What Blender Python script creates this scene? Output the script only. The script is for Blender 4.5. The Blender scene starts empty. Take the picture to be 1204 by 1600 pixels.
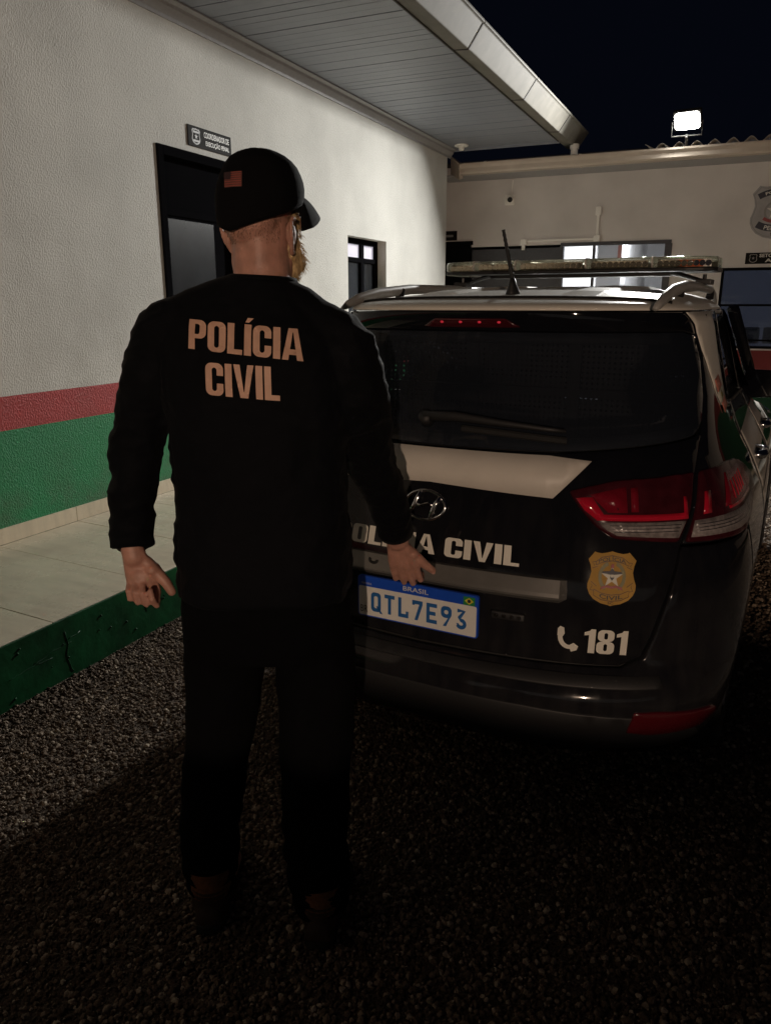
import bpy, bmesh, math, random, bisect
from mathutils import Vector, Matrix, noise
from mathutils.geometry import delaunay_2d_cdt
from mathutils.bvhtree import BVHTree
random.seed(7)
PI = math.pi
C = bpy.context.scene.collection
SC = bpy.context.scene

# ------------------------------------------------------------------ camera, world, lights
cam_d = bpy.data.cameras.new('camera'); cam = bpy.data.objects.new('camera', cam_d); C.objects.link(cam)
cam.location = (0, 0, 1.55); cam.rotation_euler = (math.radians(90 - 15.05), 0, math.radians(24.4))
cam_d.sensor_fit = 'VERTICAL'; cam_d.sensor_height = 36; cam_d.lens = 27.07
cam_d.clip_start = .05; cam_d.clip_end = 800
SC.camera = cam
w = bpy.data.worlds.new('World'); SC.world = w; w.use_nodes = True
wn = w.node_tree.nodes; bg = wn['Background']
bg.inputs[0].default_value = (.0013, .0018, .0038, 1); bg.inputs[1].default_value = 1.0      # clear night sky
SC.view_settings.view_transform = 'Standard'; SC.view_settings.look = 'None'
SC.view_settings.gamma = 1; SC.view_settings.use_curve_mapping = False
SC.view_settings.exposure = 0.0
FLOOD_W, STREET_W, ROOM_W = 250, 950, 75

# ------------------------------------------------------------------ materials
def mat(name, col, rough=.6, metal=0, var=0, vscale=30, bump=0, bscale=60, coat=0, spec=.5, emit=None, es=0, detail=3, bdist=.01, trans=0):
    m = bpy.data.materials.new(name); m.use_nodes = True
    nt = m.node_tree; n = nt.nodes; l = nt.links; b = n['Principled BSDF']
    b.inputs['Base Color'].default_value = (*col, 1); b.inputs['Roughness'].default_value = rough
    b.inputs['Metallic'].default_value = metal; b.inputs['Specular IOR Level'].default_value = spec
    b.inputs['Coat Weight'].default_value = coat; b.inputs['Coat Roughness'].default_value = .06
    b.inputs['Transmission Weight'].default_value = trans
    tc = n.new('ShaderNodeTexCoord')
    if emit: b.inputs['Emission Color'].default_value = (*emit, 1); b.inputs['Emission Strength'].default_value = es
    if var:
        t = n.new('ShaderNodeTexNoise'); t.inputs['Scale'].default_value = vscale; t.inputs['Detail'].default_value = 6
        l.new(tc.outputs['Object'], t.inputs['Vector'])
        r = n.new('ShaderNodeValToRGB'); r.color_ramp.elements[0].position = .3; r.color_ramp.elements[1].position = .7
        r.color_ramp.elements[0].color = (*[max(0, c * (1 - var)) for c in col], 1)
        r.color_ramp.elements[1].color = (*[c * (1 + var) for c in col], 1)
        l.new(t.outputs[0], r.inputs[0]); l.new(r.outputs[0], b.inputs['Base Color'])
    if bump:
        t = n.new('ShaderNodeTexNoise'); t.inputs['Scale'].default_value = bscale; t.inputs['Detail'].default_value = detail
        l.new(tc.outputs['Object'], t.inputs['Vector'])
        bp = n.new('ShaderNodeBump'); bp.inputs['Strength'].default_value = bump; bp.inputs['Distance'].default_value = bdist
        l.new(t.outputs[0], bp.inputs['Height']); l.new(bp.outputs[0], b.inputs['Normal'])
    return m

def plaster(name, col, amt=1.0, dist=.006):
    """rough sprayed plaster: ridged grain, slightly blotchy"""
    m = mat(name, col, .85, spec=.25); nt = m.node_tree; n = nt.nodes; l = nt.links; b = n['Principled BSDF']
    tc = n.new('ShaderNodeTexCoord'); mp = n.new('ShaderNodeMapping'); mp.inputs['Scale'].default_value = (1, 1, .62)
    l.new(tc.outputs['Object'], mp.inputs[0])
    v = n.new('ShaderNodeTexVoronoi'); v.feature = 'SMOOTH_F1'; v.inputs['Scale'].default_value = 150; v.inputs['Smoothness'].default_value = .6
    t = n.new('ShaderNodeTexNoise'); t.inputs['Scale'].default_value = 105; t.inputs['Detail'].default_value = 5; t.inputs['Roughness'].default_value = .6
    dn = n.new('ShaderNodeTexNoise'); dn.inputs['Scale'].default_value = 25
    ad = n.new('ShaderNodeVectorMath'); ad.operation = 'MULTIPLY_ADD'; ad.inputs[1].default_value = (.03, .03, .03)
    l.new(mp.outputs[0], dn.inputs['Vector']); l.new(dn.outputs['Color'], ad.inputs[0]); l.new(mp.outputs[0], ad.inputs[2])
    l.new(ad.outputs[0], v.inputs['Vector']); l.new(mp.outputs[0], t.inputs['Vector'])
    mx = n.new('ShaderNodeMath'); mx.operation = 'MULTIPLY_ADD'; mx.inputs[1].default_value = 1.3
    l.new(t.outputs[0], mx.inputs[0]); l.new(v.outputs['Distance'], mx.inputs[2])
    bp = n.new('ShaderNodeBump'); bp.inputs['Strength'].default_value = amt; bp.inputs['Distance'].default_value = dist
    l.new(mx.outputs[0], bp.inputs['Height']); l.new(bp.outputs[0], b.inputs['Normal'])
    big = n.new('ShaderNodeTexNoise'); big.inputs['Scale'].default_value = 1.6; big.inputs['Detail'].default_value = 6
    l.new(tc.outputs['Object'], big.inputs['Vector'])
    r = n.new('ShaderNodeValToRGB'); r.color_ramp.elements[0].position = .35; r.color_ramp.elements[1].position = .65
    r.color_ramp.elements[0].color = (*[c * .9 for c in col], 1); r.color_ramp.elements[1].color = (*[min(1, c * 1.05) for c in col], 1)
    l.new(big.outputs[0], r.inputs[0]); l.new(r.outputs[0], b.inputs['Base Color'])
    return m

def car_paint(name, col, dust=.35):
    """glossy paint under road dust that gathers low down and in vertical runs"""
    m = mat(name, col, .16, coat=0, spec=.32); nt = m.node_tree; n = nt.nodes; l = nt.links; b = n['Principled BSDF']
    tc = n.new('ShaderNodeTexCoord'); mp = n.new('ShaderNodeMapping'); mp.inputs['Scale'].default_value = (34, 34, 2.2)
    l.new(tc.outputs['Object'], mp.inputs[0])
    t = n.new('ShaderNodeTexNoise'); t.inputs['Scale'].default_value = 1; t.inputs['Detail'].default_value = 6; l.new(mp.outputs[0], t.inputs['Vector'])
    t2 = n.new('ShaderNodeTexNoise'); t2.inputs['Scale'].default_value = 9; t2.inputs['Detail'].default_value = 9; l.new(tc.outputs['Object'], t2.inputs['Vector'])
    mul = n.new('ShaderNodeMath'); mul.operation = 'MULTIPLY'; l.new(t.outputs[0], mul.inputs[0]); l.new(t2.outputs[0], mul.inputs[1])
    sp = n.new('ShaderNodeSeparateXYZ'); l.new(tc.outputs['Object'], sp.inputs[0])
    mr = n.new('ShaderNodeMapRange'); mr.inputs[1].default_value = .35; mr.inputs[2].default_value = 1.15; mr.inputs[3].default_value = dust * 2.4; mr.inputs[4].default_value = dust * .35
    l.new(sp.outputs[2], mr.inputs[0])
    f = n.new('ShaderNodeMath'); f.operation = 'MULTIPLY'; f.use_clamp = True; l.new(mul.outputs[0], f.inputs[0]); l.new(mr.outputs[0], f.inputs[1])
    mc = n.new('ShaderNodeMixRGB'); mc.inputs[1].default_value = (*col, 1); mc.inputs[2].default_value = (.062, .058, .056, 1)
    l.new(f.outputs[0], mc.inputs[0]); l.new(mc.outputs[0], b.inputs['Base Color'])
    ra = n.new('ShaderNodeMath'); ra.operation = 'MULTIPLY_ADD'; ra.inputs[1].default_value = .4; ra.inputs[2].default_value = .03
    l.new(f.outputs[0], ra.inputs[0]); l.new(ra.outputs[0], b.inputs['Roughness'])
    b.inputs['Coat Weight'].default_value = 0
    return m

def glassy(name, tint, frac_gloss=.08, rough=.02, diffuse=None, dmix=0):
    m = bpy.data.materials.new(name); m.use_nodes = True; nt = m.node_tree; n = nt.nodes; l = nt.links
    for x in list(n):
        if x.type != 'OUTPUT_MATERIAL': n.remove(x)
    out = n['Material Output']
    tr = n.new('ShaderNodeBsdfTransparent'); tr.inputs[0].default_value = (*tint, 1)
    gl = n.new('ShaderNodeBsdfGlossy'); gl.inputs['Roughness'].default_value = rough
    fr = n.new('ShaderNodeFresnel'); fr.inputs[0].default_value = 1.45
    mx = n.new('ShaderNodeMixShader'); l.new(fr.outputs[0], mx.inputs[0]); l.new(tr.outputs[0], mx.inputs[1]); l.new(gl.outputs[0], mx.inputs[2])
    last = mx
    if diffuse:
        df = n.new('ShaderNodeBsdfDiffuse'); df.inputs[0].default_value = (*diffuse, 1)
        tl = n.new('ShaderNodeBsdfTranslucent'); tl.inputs[0].default_value = (*diffuse, 1)
        m2 = n.new('ShaderNodeMixShader'); m2.inputs[0].default_value = .6; l.new(df.outputs[0], m2.inputs[1]); l.new(tl.outputs[0], m2.inputs[2])
        m3 = n.new('ShaderNodeMixShader'); m3.inputs[0].default_value = dmix; l.new(mx.outputs[0], m3.inputs[1]); l.new(m2.outputs[0], m3.inputs[2]); last = m3
    l.new(last.outputs[0], out.inputs[0]); return m

M = {}
M['white_plaster'] = plaster('white_plaster', (.64, .635, .595), .8, .004)
M['red_plaster'] = plaster('red_plaster', (.38, .030, .030), .7, .006)
M['green_plaster'] = plaster('green_plaster', (.006, .20, .065), .75, .006)
for k in ('red_plaster', 'green_plaster'):
    M[k].node_tree.nodes['Principled BSDF'].inputs['Roughness'].default_value = .5; M[k].node_tree.nodes['Principled BSDF'].inputs['Specular IOR Level'].default_value = .4
def splash(m, z0, z1, amt, dirt):
    nt = m.node_tree; n = nt.nodes; l = nt.links; b = n['Principled BSDF']; src = b.inputs['Base Color'].links[0].from_socket
    tc = n.new('ShaderNodeTexCoord'); sp = n.new('ShaderNodeSeparateXYZ'); l.new(tc.outputs['Object'], sp.inputs[0])
    mr = n.new('ShaderNodeMapRange'); mr.inputs[1].default_value = z0; mr.inputs[2].default_value = z1; mr.inputs[3].default_value = amt; mr.inputs[4].default_value = 0; l.new(sp.outputs[2], mr.inputs[0])
    t = n.new('ShaderNodeTexNoise'); t.inputs['Scale'].default_value = 4.5; t.inputs['Detail'].default_value = 10; t.inputs['Roughness'].default_value = .7; l.new(tc.outputs['Object'], t.inputs['Vector'])
    r = n.new('ShaderNodeValToRGB'); r.color_ramp.elements[0].position = .42; r.color_ramp.elements[1].position = .66; l.new(t.outputs[0], r.inputs[0])
    mu = n.new('ShaderNodeMath'); mu.operation = 'MULTIPLY'; mu.use_clamp = True; l.new(r.outputs[0], mu.inputs[0]); l.new(mr.outputs[0], mu.inputs[1])
    mx = n.new('ShaderNodeMixRGB'); mx.inputs[2].default_value = (*dirt, 1); l.new(mu.outputs[0], mx.inputs[0]); l.new(src, mx.inputs[1]); l.new(mx.outputs[0], b.inputs['Base Color'])
splash(M['green_plaster'], .27, .75, .75, (.07, .065, .045)); splash(M['red_plaster'], .9, 1.3, .25, (.14, .06, .05)); splash(M['white_plaster'], 1.0, 2.4, .30, (.34, .32, .28))
M['back_plaster'] = plaster('back_plaster', (.66, .635, .62), .25, .004)
M['back_red'] = plaster('back_red', (.17, .032, .032), .25, .004)
M['back_green'] = plaster('back_green', (.014, .055, .028), .25, .004)
M['tile'] = mat('tile', (.62, .55, .42), .28, var=.10, vscale=3.0, bump=.05, bscale=20)
def stone_veins(m):
    nt = m.node_tree; n = nt.nodes; l = nt.links
    mp = n.new('ShaderNodeMapping'); mp.inputs['Scale'].default_value = (1.3, 7, 1); mp.inputs['Rotation'].default_value = (0, 0, .25)
    oi = n.new('ShaderNodeObjectInfo'); tc = [x for x in n if x.type == 'TEX_COORD'][0]
    ad = n.new('ShaderNodeVectorMath'); ad.operation = 'ADD'
    sc_ = n.new('ShaderNodeVectorMath'); sc_.operation = 'SCALE'; sc_.inputs[3].default_value = 37
    l.new(oi.outputs['Random'], sc_.inputs[0]); l.new(tc.outputs['Object'], ad.inputs[0]); l.new(sc_.outputs[0], ad.inputs[1]); l.new(ad.outputs[0], mp.inputs[0])
    for t in n:
        if t.type == 'TEX_NOISE' and t.inputs['Scale'].default_value == 3.0: l.new(mp.outputs[0], t.inputs['Vector'])
stone_veins(M['tile'])
for k_ in ('tile',):
    m_ = M[k_]; nt_ = m_.node_tree; t_ = nt_.nodes.new('ShaderNodeTexNoise'); t_.inputs['Scale'].default_value = 2.2; t_.inputs['Detail'].default_value = 11; t_.inputs['Roughness'].default_value = .72
    g_ = nt_.nodes.new('ShaderNodeNewGeometry'); nt_.links.new(g_.outputs['Position'], t_.inputs['Vector'])
    r_ = nt_.nodes.new('ShaderNodeValToRGB'); r_.color_ramp.elements[0].position = .45; r_.color_ramp.elements[1].position = .75; nt_.links.new(t_.outputs[0], r_.inputs[0])
    x_ = nt_.nodes.new('ShaderNodeMixRGB'); x_.inputs[2].default_value = (.34, .28, .21, 1); b_ = nt_.nodes['Principled BSDF']; src_ = b_.inputs['Base Color'].links[0].from_socket
    f_ = nt_.nodes.new('ShaderNodeMath'); f_.operation = 'MULTIPLY'; f_.inputs[1].default_value = .5; nt_.links.new(r_.outputs[0], f_.inputs[0]); nt_.links.new(f_.outputs[0], x_.inputs[0]); nt_.links.new(src_, x_.inputs[1]); nt_.links.new(x_.outputs[0], b_.inputs['Base Color'])
    rr_ = nt_.nodes.new('ShaderNodeMath'); rr_.operation = 'MULTIPLY_ADD'; rr_.inputs[1].default_value = .4; rr_.inputs[2].default_value = .24; nt_.links.new(r_.outputs[0], rr_.inputs[0]); nt_.links.new(rr_.outputs[0], b_.inputs['Roughness'])
M['grout'] = mat('grout', (.09, .075, .06), .9, var=.2)
M['kerb_green'] = mat('kerb_green', (.004, .068, .020), .42, var=.35, vscale=7, bump=.35, bscale=14, detail=8, bdist=.012, spec=.4)
M['gravel_bed'] = mat('gravel_bed', (.095, .068, .048), .95, var=.5, vscale=140, bump=1, bscale=170, bdist=.012)
M['concrete'] = mat('concrete', (.25, .22, .18), .85, var=.15, vscale=8, bump=.2)
M['soffit'] = mat('soffit', (.25, .275, .32), .45, var=.05, vscale=5)
M['moulding'] = mat('moulding', (.32, .32, .33), .45, var=.06)
M['gutter'] = mat('gutter', (.20, .19, .165), .65, metal=0, spec=.15, var=.14, vscale=6, bump=.1, bscale=4)
M['gutter_pvc'] = mat('gutter_pvc', (.55, .48, .41), .5, var=.08, vscale=5)
M['joint'] = mat('joint', (.06, .055, .05), .8)
M['black_alu'] = mat('black_alu', (.006, .006, .007), .7, spec=0)
M['grey_alu'] = mat('grey_alu', (.055, .058, .068), .5, var=.1)
M['dark_pane'] = mat('dark_pane', (.016, .018, .021), .22, spec=.30, var=.5, vscale=2)
M['dark_room'] = mat('dark_room', (.02, .02, .022), .8)
M['lit_pane'] = mat('lit_pane', (.6, .58, .65), .3, emit=(.75, .72, .86), es=.38)
M['white_wall'] = mat('white_wall', (.78, .77, .76), .7)
M['asbestos'] = mat('asbestos', (.50, .47, .42), .85, var=.2, vscale=12)
M['pvc_white'] = mat('pvc_white', (.84, .83, .79), .4)
M['sign_black'] = mat('sign_black', (.010, .009, .008), .7, spec=.1)
M['print_white'] = mat('print_white', (.62, .61, .58), .5)
M['print_grey'] = mat('print_grey', (.22, .22, .22), .5)
M['badge_grey'] = mat('badge_grey', (.30, .30, .31), .4, var=.15, vscale=8)
M['badge_navy'] = mat('badge_navy', (.015, .017, .035), .5)
M['badge_red'] = mat('badge_red', (.28, .04, .045), .5)
M['lamp_body'] = mat('lamp_body', (.03, .03, .03), .5)
M['flood_lens'] = mat('flood_lens', (.9, .9, .85), .3, emit=(1, .97, .88), es=60)
M['paint'] = car_paint('paint', (.0045, .005, .0075), .32)
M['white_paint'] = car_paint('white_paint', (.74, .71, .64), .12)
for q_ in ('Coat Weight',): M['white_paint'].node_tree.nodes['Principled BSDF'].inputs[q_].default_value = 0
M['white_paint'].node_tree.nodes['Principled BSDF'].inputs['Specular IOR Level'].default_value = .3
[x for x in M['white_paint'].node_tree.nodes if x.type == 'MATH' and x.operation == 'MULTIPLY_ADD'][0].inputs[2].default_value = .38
M['trim'] = mat('trim', (.012, .012, .013), .55, bump=.15, bscale=400, bdist=.001)
M['shell'] = mat('shell', (.004, .004, .004), .7)
M['tint'] = glassy('tint', (.50, .51, .54), rough=.015, diffuse=(.15, .185, .25), dmix=.20)
M['side_tint'] = glassy('side_tint', (.52, .53, .56), rough=.015)
M['cabin'] = mat('cabin', (.018, .018, .02), .8)
M['grille'] = mat('grille', (.016, .016, .017), .6)
M['rail'] = mat('rail', (.36, .355, .34), .4, var=.1, vscale=6)
M['chrome'] = mat('chrome', (.55, .55, .56), .16, metal=1)
M['satin'] = mat('satin', (.17, .165, .155), .38, metal=.4, var=.12, vscale=14)
M['lamp_dark'] = mat('lamp_dark', (.045, .006, .010), .22, coat=0, spec=.25, var=.3, vscale=25)
M['lamp_red'] = mat('lamp_red', (.48, .010, .03), .10, coat=.25, spec=.4)
M['lamp_mid'] = mat('lamp_mid', (.19, .007, .018), .22, coat=0, spec=.25, bump=.4, bscale=160, bdist=.002)
M['lamp_clear'] = mat('lamp_clear', (.27, .24, .235), .3, metal=.1, var=.4, vscale=60, coat=0, spec=.3, bump=.6, bscale=120, bdist=.003)
M['reflector'] = mat('reflector', (.075, .005, .008), .2, coat=1)
M['brake'] = mat('brake', (.05, .005, .009), .12, coat=1)
M['led_red'] = mat('led_red', (.8, .05, .08), .3, emit=(1, .03, .08), es=.16)
M['sticker'] = mat('sticker', (.66, .62, .56), .45, var=.07, vscale=7)
M['sticker_letter'] = mat('sticker_letter', (.74, .71, .63), .45, var=.05, vscale=10)
M['gold'] = mat('gold', (.43, .25, .06), .6, spec=.15, var=.08, vscale=20)
M['gold_line'] = mat('gold_line', (.10, .045, .012), .5)
M['ink'] = mat('ink', (.02, .014, .01), .5)
M['badge_green'] = mat('badge_green', (.17, .15, .05), .5)
M['badge_white'] = mat('badge_white', (.6, .58, .5), .5)
M['plate_white'] = mat('plate_white', (.74, .73, .69), .42, var=.05, vscale=12)
M['plate_blue'] = mat('plate_blue', (.012, .075, .50), .35)
M['plate_ink'] = mat('plate_ink', (.02, .12, .36), .4)
M['flag_green'] = mat('flag_green', (.02, .22, .06), .5)
M['flag_yellow'] = mat('flag_yellow', (.6, .5, .04), .5)
M['pink_sticker'] = mat('pink_sticker', (.55, .20, .15), .5)
M['pale_sticker'] = mat('pale_sticker', (.5, .5, .42), .5)
M['rubber'] = mat('rubber', (.012, .012, .012), .85, bump=.3, bscale=80)
M['rim'] = mat('rim', (.22, .22, .23), .35, metal=.8)
M['bar_lens'] = glassy('bar_lens', (.92, .90, .80), rough=.05, diffuse=(.86, .82, .64), dmix=.10)
M['bar_led'] = mat('bar_led', (.55, .53, .49), .25, metal=.3, var=.5, vscale=70, bump=.5, bscale=90)
M['bar_amber'] = mat('bar_amber', (.45, .10, .03), .3)
M['bar_base'] = mat('bar_base', (.012, .012, .014), .45)
M['cloth'] = mat('cloth', (.0024, .0028, .0040), .8, spec=.10, var=.2, vscale=50, bump=.25, bscale=900, bdist=.001)
M['cloth'].node_tree.nodes['Principled BSDF'].inputs['Sheen Weight'].default_value = .015
M['cloth'].node_tree.nodes['Principled BSDF'].inputs['Sheen Roughness'].default_value = .5
M['pants'] = mat('pants', (.0022, .0023, .0028), .95, spec=.08, var=.2, vscale=40, bump=.25, bscale=700, bdist=.001)
M['cap'] = mat('cap', (.0028, .0028, .0033), .9, spec=.12, bump=.3, bscale=900, bdist=.001)
M['skin'] = mat('skin', (.46, .24, .18), .5, var=.16, vscale=38, bump=.25, bscale=220, bdist=.002)
M['skin'].node_tree.nodes['Principled BSDF'].inputs['Subsurface Weight'].default_value = .12
M['skin'].node_tree.nodes['Principled BSDF'].inputs['Subsurface Radius'].default_value = (.01, .004, .002)
M['nail'] = mat('nail', (.50, .27, .21), .3)
M['beard'] = mat('beard', (.50, .35, .18), .6, var=.3, vscale=60)
M['hair'] = mat('hair', (.17, .095, .055), .7, var=.3, vscale=200)
M['eye'] = mat('eye', (.6, .58, .55), .15)
M['iris'] = mat('iris', (.05, .08, .1), .15)
M['lip'] = mat('lip', (.32, .11, .09), .5)
M['shirt_print'] = mat('shirt_print', (.60, .36, .255), .6, var=.08, vscale=40, bump=.15, bscale=700, bdist=.001)
M['flag_red'] = mat('flag_red', (.28, .065, .05), .8)
M['flag_dull'] = mat('flag_dull', (.115, .045, .035), .8)
M['flag_canton'] = mat('flag_canton', (.035, .014, .016), .8)
M['boot'] = mat('boot', (.035, .018, .010), .6, var=.3, vscale=30, bump=.3, bscale=150, bdist=.002)
M['sole'] = mat('sole', (.012, .010, .008), .8)
M['sock'] = mat('sock', (.17, .065, .025), .9, var=.3, vscale=90, bump=.6, bscale=260, bdist=.003)
M['steel'] = mat('steel', (.2, .2, .2), .45, metal=.8)

# ------------------------------------------------------------------ mesh helpers
def link(name, verts, faces, m, parent=None, smooth=False, mats=None, fm=None):
    me = bpy.data.meshes.new(name); me.from_pydata([tuple(v) for v in verts], [], faces)
    o = bpy.data.objects.new(name, me); C.objects.link(o)
    for x in (mats or [m]): me.materials.append(x)
    if fm: me.polygons.foreach_set('material_index', fm)
    if smooth: me.polygons.foreach_set('use_smooth', [True] * len(me.polygons))
    me.update()
    if parent: o.parent = parent
    return o

def empty(name, loc=(0, 0, 0), rz=0):
    o = bpy.data.objects.new(name, None); C.objects.link(o); o.location = loc; o.rotation_euler = (0, 0, rz); o.empty_display_size = .1
    return o

def tag(o, label, cat, group=None):
    o['label'] = label; o['category'] = cat
    if group: o['group'] = group
    return o

def struct(o): o['kind'] = 'structure'; return o

class G:
    """collects simple shapes into one mesh"""
    def __init__(s): s.v = []; s.f = []; s.m = []; s.cur = 0
    def add(s, v, f):
        k = len(s.v); s.v += [tuple(x) for x in v]; s.f += [tuple(i + k for i in q) for q in f]; s.m += [s.cur] * len(f); return s
    def box(s, x0, y0, z0, x1, y1, z1, bev=0):
        if bev:
            bm = bmesh.new(); bmesh.ops.create_cube(bm, size=1)
            bmesh.ops.scale(bm, vec=(abs(x1 - x0), abs(y1 - y0), abs(z1 - z0)), verts=bm.verts)
            bmesh.ops.translate(bm, vec=((x0 + x1) / 2, (y0 + y1) / 2, (z0 + z1) / 2), verts=bm.verts)
            bmesh.ops.bevel(bm, geom=bm.edges[:], offset=bev, segments=2, affect='EDGES', profile=.7)
            bm.verts.index_update(); r = s.add([v.co for v in bm.verts], [[v.index for v in f.verts] for f in bm.faces]); bm.free(); return r
        v = [(x0, y0, z0), (x1, y0, z0), (x1, y1, z0), (x0, y1, z0), (x0, y0, z1), (x1, y0, z1), (x1, y1, z1), (x0, y1, z1)]
        return s.add(v, [(0, 3, 2, 1), (4, 5, 6, 7), (0, 1, 5, 4), (1, 2, 6, 5), (2, 3, 7, 6), (3, 0, 4, 7)])
    def tube(s, pts, rad, n=12, cap=True, ref=None, flat=1.0):
        pts = [Vector(p) for p in pts]; N = len(pts)
        if not hasattr(rad, '__len__'): rad = [rad] * N
        rings = []; r0 = Vector(ref) if ref else None
        for i, p in enumerate(pts):
            t = (pts[min(i + 1, N - 1)] - pts[max(i - 1, 0)]).normalized()
            if r0 is None: r0 = Vector((1, 0, 0)) if abs(t.x) < .8 else Vector((0, 1, 0))
            a = (r0 - t * r0.dot(t)).normalized(); b = t.cross(a); r0 = a
            ra, rb = rad[i] if hasattr(rad[i], '__len__') else (rad[i], rad[i] * flat)
            rings.append([p + a * (ra * math.cos(2 * PI * k / n)) + b * (rb * math.sin(2 * PI * k / n)) for k in range(n)])
        v = [q for r in rings for q in r]; f = []
        for i in range(N - 1):
            for k in range(n): f.append((i * n + k, i * n + (k + 1) % n, (i + 1) * n + (k + 1) % n, (i + 1) * n + k))
        if cap: f.append(tuple(range(n - 1, -1, -1))); f.append(tuple((N - 1) * n + k for k in range(n)))
        return s.add(v, f)
    def loft(s, rings, cap=True):
        n = len(rings[0]); v = [q for r in rings for q in r]; f = []
        for i in range(len(rings) - 1):
            for k in range(n): f.append((i * n + k, i * n + (k + 1) % n, (i + 1) * n + (k + 1) % n, (i + 1) * n + k))
        if cap: f.append(tuple(range(n - 1, -1, -1))); f.append(tuple((len(rings) - 1) * n + k for k in range(n)))
        return s.add(v, f)
    def ball(s, c, r, nu=16, nv=10, M3=None):
        r = r if hasattr(r, '__len__') else (r, r, r); rings = []
        for j in range(1, nv):
            ph = PI * j / nv
            rings.append([(r[0] * math.sin(ph) * math.cos(2 * PI * i / nu), r[1] * math.sin(ph) * math.sin(2 * PI * i / nu), -r[2] * math.cos(ph)) for i in range(nu)])
        v = [Vector(q) for R_ in rings for q in R_] + [Vector((0, 0, -r[2])), Vector((0, 0, r[2]))]
        if M3: v = [M3 @ q for q in v]
        v = [q + Vector(c) for q in v]; f = []; a = len(v) - 2; b = a + 1
        for j in range(nv - 2):
            for i in range(nu): f.append((j * nu + i, j * nu + (i + 1) % nu, (j + 1) * nu + (i + 1) % nu, (j + 1) * nu + i))
        for i in range(nu): f.append((a, (i + 1) % nu, i)); f.append((b, (nv - 2) * nu + i, (nv - 2) * nu + (i + 1) % nu))
        return s.add(v, f)
    def disc_extrude(s, poly, fr, d0, d1):
        """poly in 2D -> prism between depths d0,d1 along frame normal; fr = (O,ex,ey,en)"""
        O_, ex, ey, en = fr; n = len(poly)
        lo = [O_ + ex * x + ey * y + en * d0 for x, y in poly]; hi = [O_ + ex * x + ey * y + en * d1 for x, y in poly]
        return s.add(lo + hi, [tuple(range(n - 1, -1, -1)), tuple(range(n, 2 * n))] + [(k, (k + 1) % n, n + (k + 1) % n, n + k) for k in range(n)])
    def build(s, name, m, parent=None, smooth=False, mats=None):
        o = link(name, s.v, s.f, m, parent, smooth, mats, s.m if mats else None); fix_normals(o.data); return o

def fix_normals(me):
    bm = bmesh.new(); bm.from_mesh(me); bmesh.ops.recalc_face_normals(bm, faces=bm.faces[:]); bm.to_mesh(me); bm.free()

def bevel_mod(o, wd=.004, seg=2, ang=35):
    m = o.modifiers.new('bevel', 'BEVEL'); m.width = wd; m.segments = seg; m.limit_method = 'ANGLE'; m.angle_limit = math.radians(ang); return o

def inside(p, poly):
    x, y = p; c = False; j = len(poly) - 1
    for i in range(len(poly)):
        xi, yi = poly[i]; xj, yj = poly[j]
        if (yi > y) != (yj > y) and x < (xj - xi) * (y - yi) / (yj - yi) + xi: c = not c
        j = i
    return c

def densify(poly, step):
    out = []
    for i in range(len(poly)):
        a = poly[i]; b = poly[(i + 1) % len(poly)]; d = math.hypot(b[0] - a[0], b[1] - a[1]); n = max(1, round(d / step))
        for k in range(n): out.append((a[0] + (b[0] - a[0]) * k / n, a[1] + (b[1] - a[1]) * k / n))
    return out

def round_poly(poly, r, n=4):
    """round every corner by r (list of per-corner radii allowed)"""
    out = []; N = len(poly)
    for i in range(N):
        p = Vector(poly[i]); a = Vector(poly[i - 1]) - p; b = Vector(poly[(i + 1) % N]) - p
        rr = (r[i] if hasattr(r, '__len__') else r); rr = min(rr, a.length * .45, b.length * .45)
        if rr < 1e-5: out.append(tuple(p)); continue
        s = p + a.normalized() * rr; e = p + b.normalized() * rr
        for k in range(n + 1):
            t = k / n; q = s * (1 - t) ** 2 + p * 2 * t * (1 - t) + e * t * t; out.append(tuple(q))
    return out

def seg_dist(p, poly):
    best = 1e9; px, py = p
    for i in range(len(poly)):
        ax, ay = poly[i]; bx, by = poly[(i + 1) % len(poly)]; dx, dy = bx - ax, by - ay; L = dx * dx + dy * dy + 1e-12
        t = max(0, min(1, ((px - ax) * dx + (py - ay) * dy) / L)); best = min(best, math.hypot(px - ax - t * dx, py - ay - t * dy))
    return best

def triangulate(outer, holes=(), grid=.05, extra=()):
    pts = []; edges = []
    for lp in [outer, *holes]:
        k = len(pts); pts += lp; edges += [(k + i, k + (i + 1) % len(lp)) for i in range(len(lp))]
    nb = len(pts)
    x0 = min(p[0] for p in outer); x1 = max(p[0] for p in outer); y0 = min(p[1] for p in outer); y1 = max(p[1] for p in outer)
    pts += [p for p in extra if inside(p, outer) and not any(inside(p, h) for h in holes)]
    if grid:
        nx = max(1, int((x1 - x0) / grid)); ny = max(1, int((y1 - y0) / grid))
        for i in range(nx + 1):
            for j in range(ny + 1):
                p = (x0 + (x1 - x0) * (i + .5 * (j % 2)) / nx, y0 + (y1 - y0) * j / ny)
                if inside(p, outer) and not any(inside(p, h) for h in holes):
                    if min([seg_dist(p, outer)] + [seg_dist(p, h) for h in holes]) > grid * .35: pts.append(p)
    vs, es, fs, ov, oe, of = delaunay_2d_cdt([Vector(p) for p in pts], edges, [], 0, 1e-6)
    vs = [tuple(v) for v in vs]; keep = []
    for f in fs:
        c = (sum(vs[i][0] for i in f) / len(f), sum(vs[i][1] for i in f) / len(f))
        if inside(c, outer) and not any(inside(c, h) for h in holes): keep.append(tuple(f))
    return vs, keep

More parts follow.
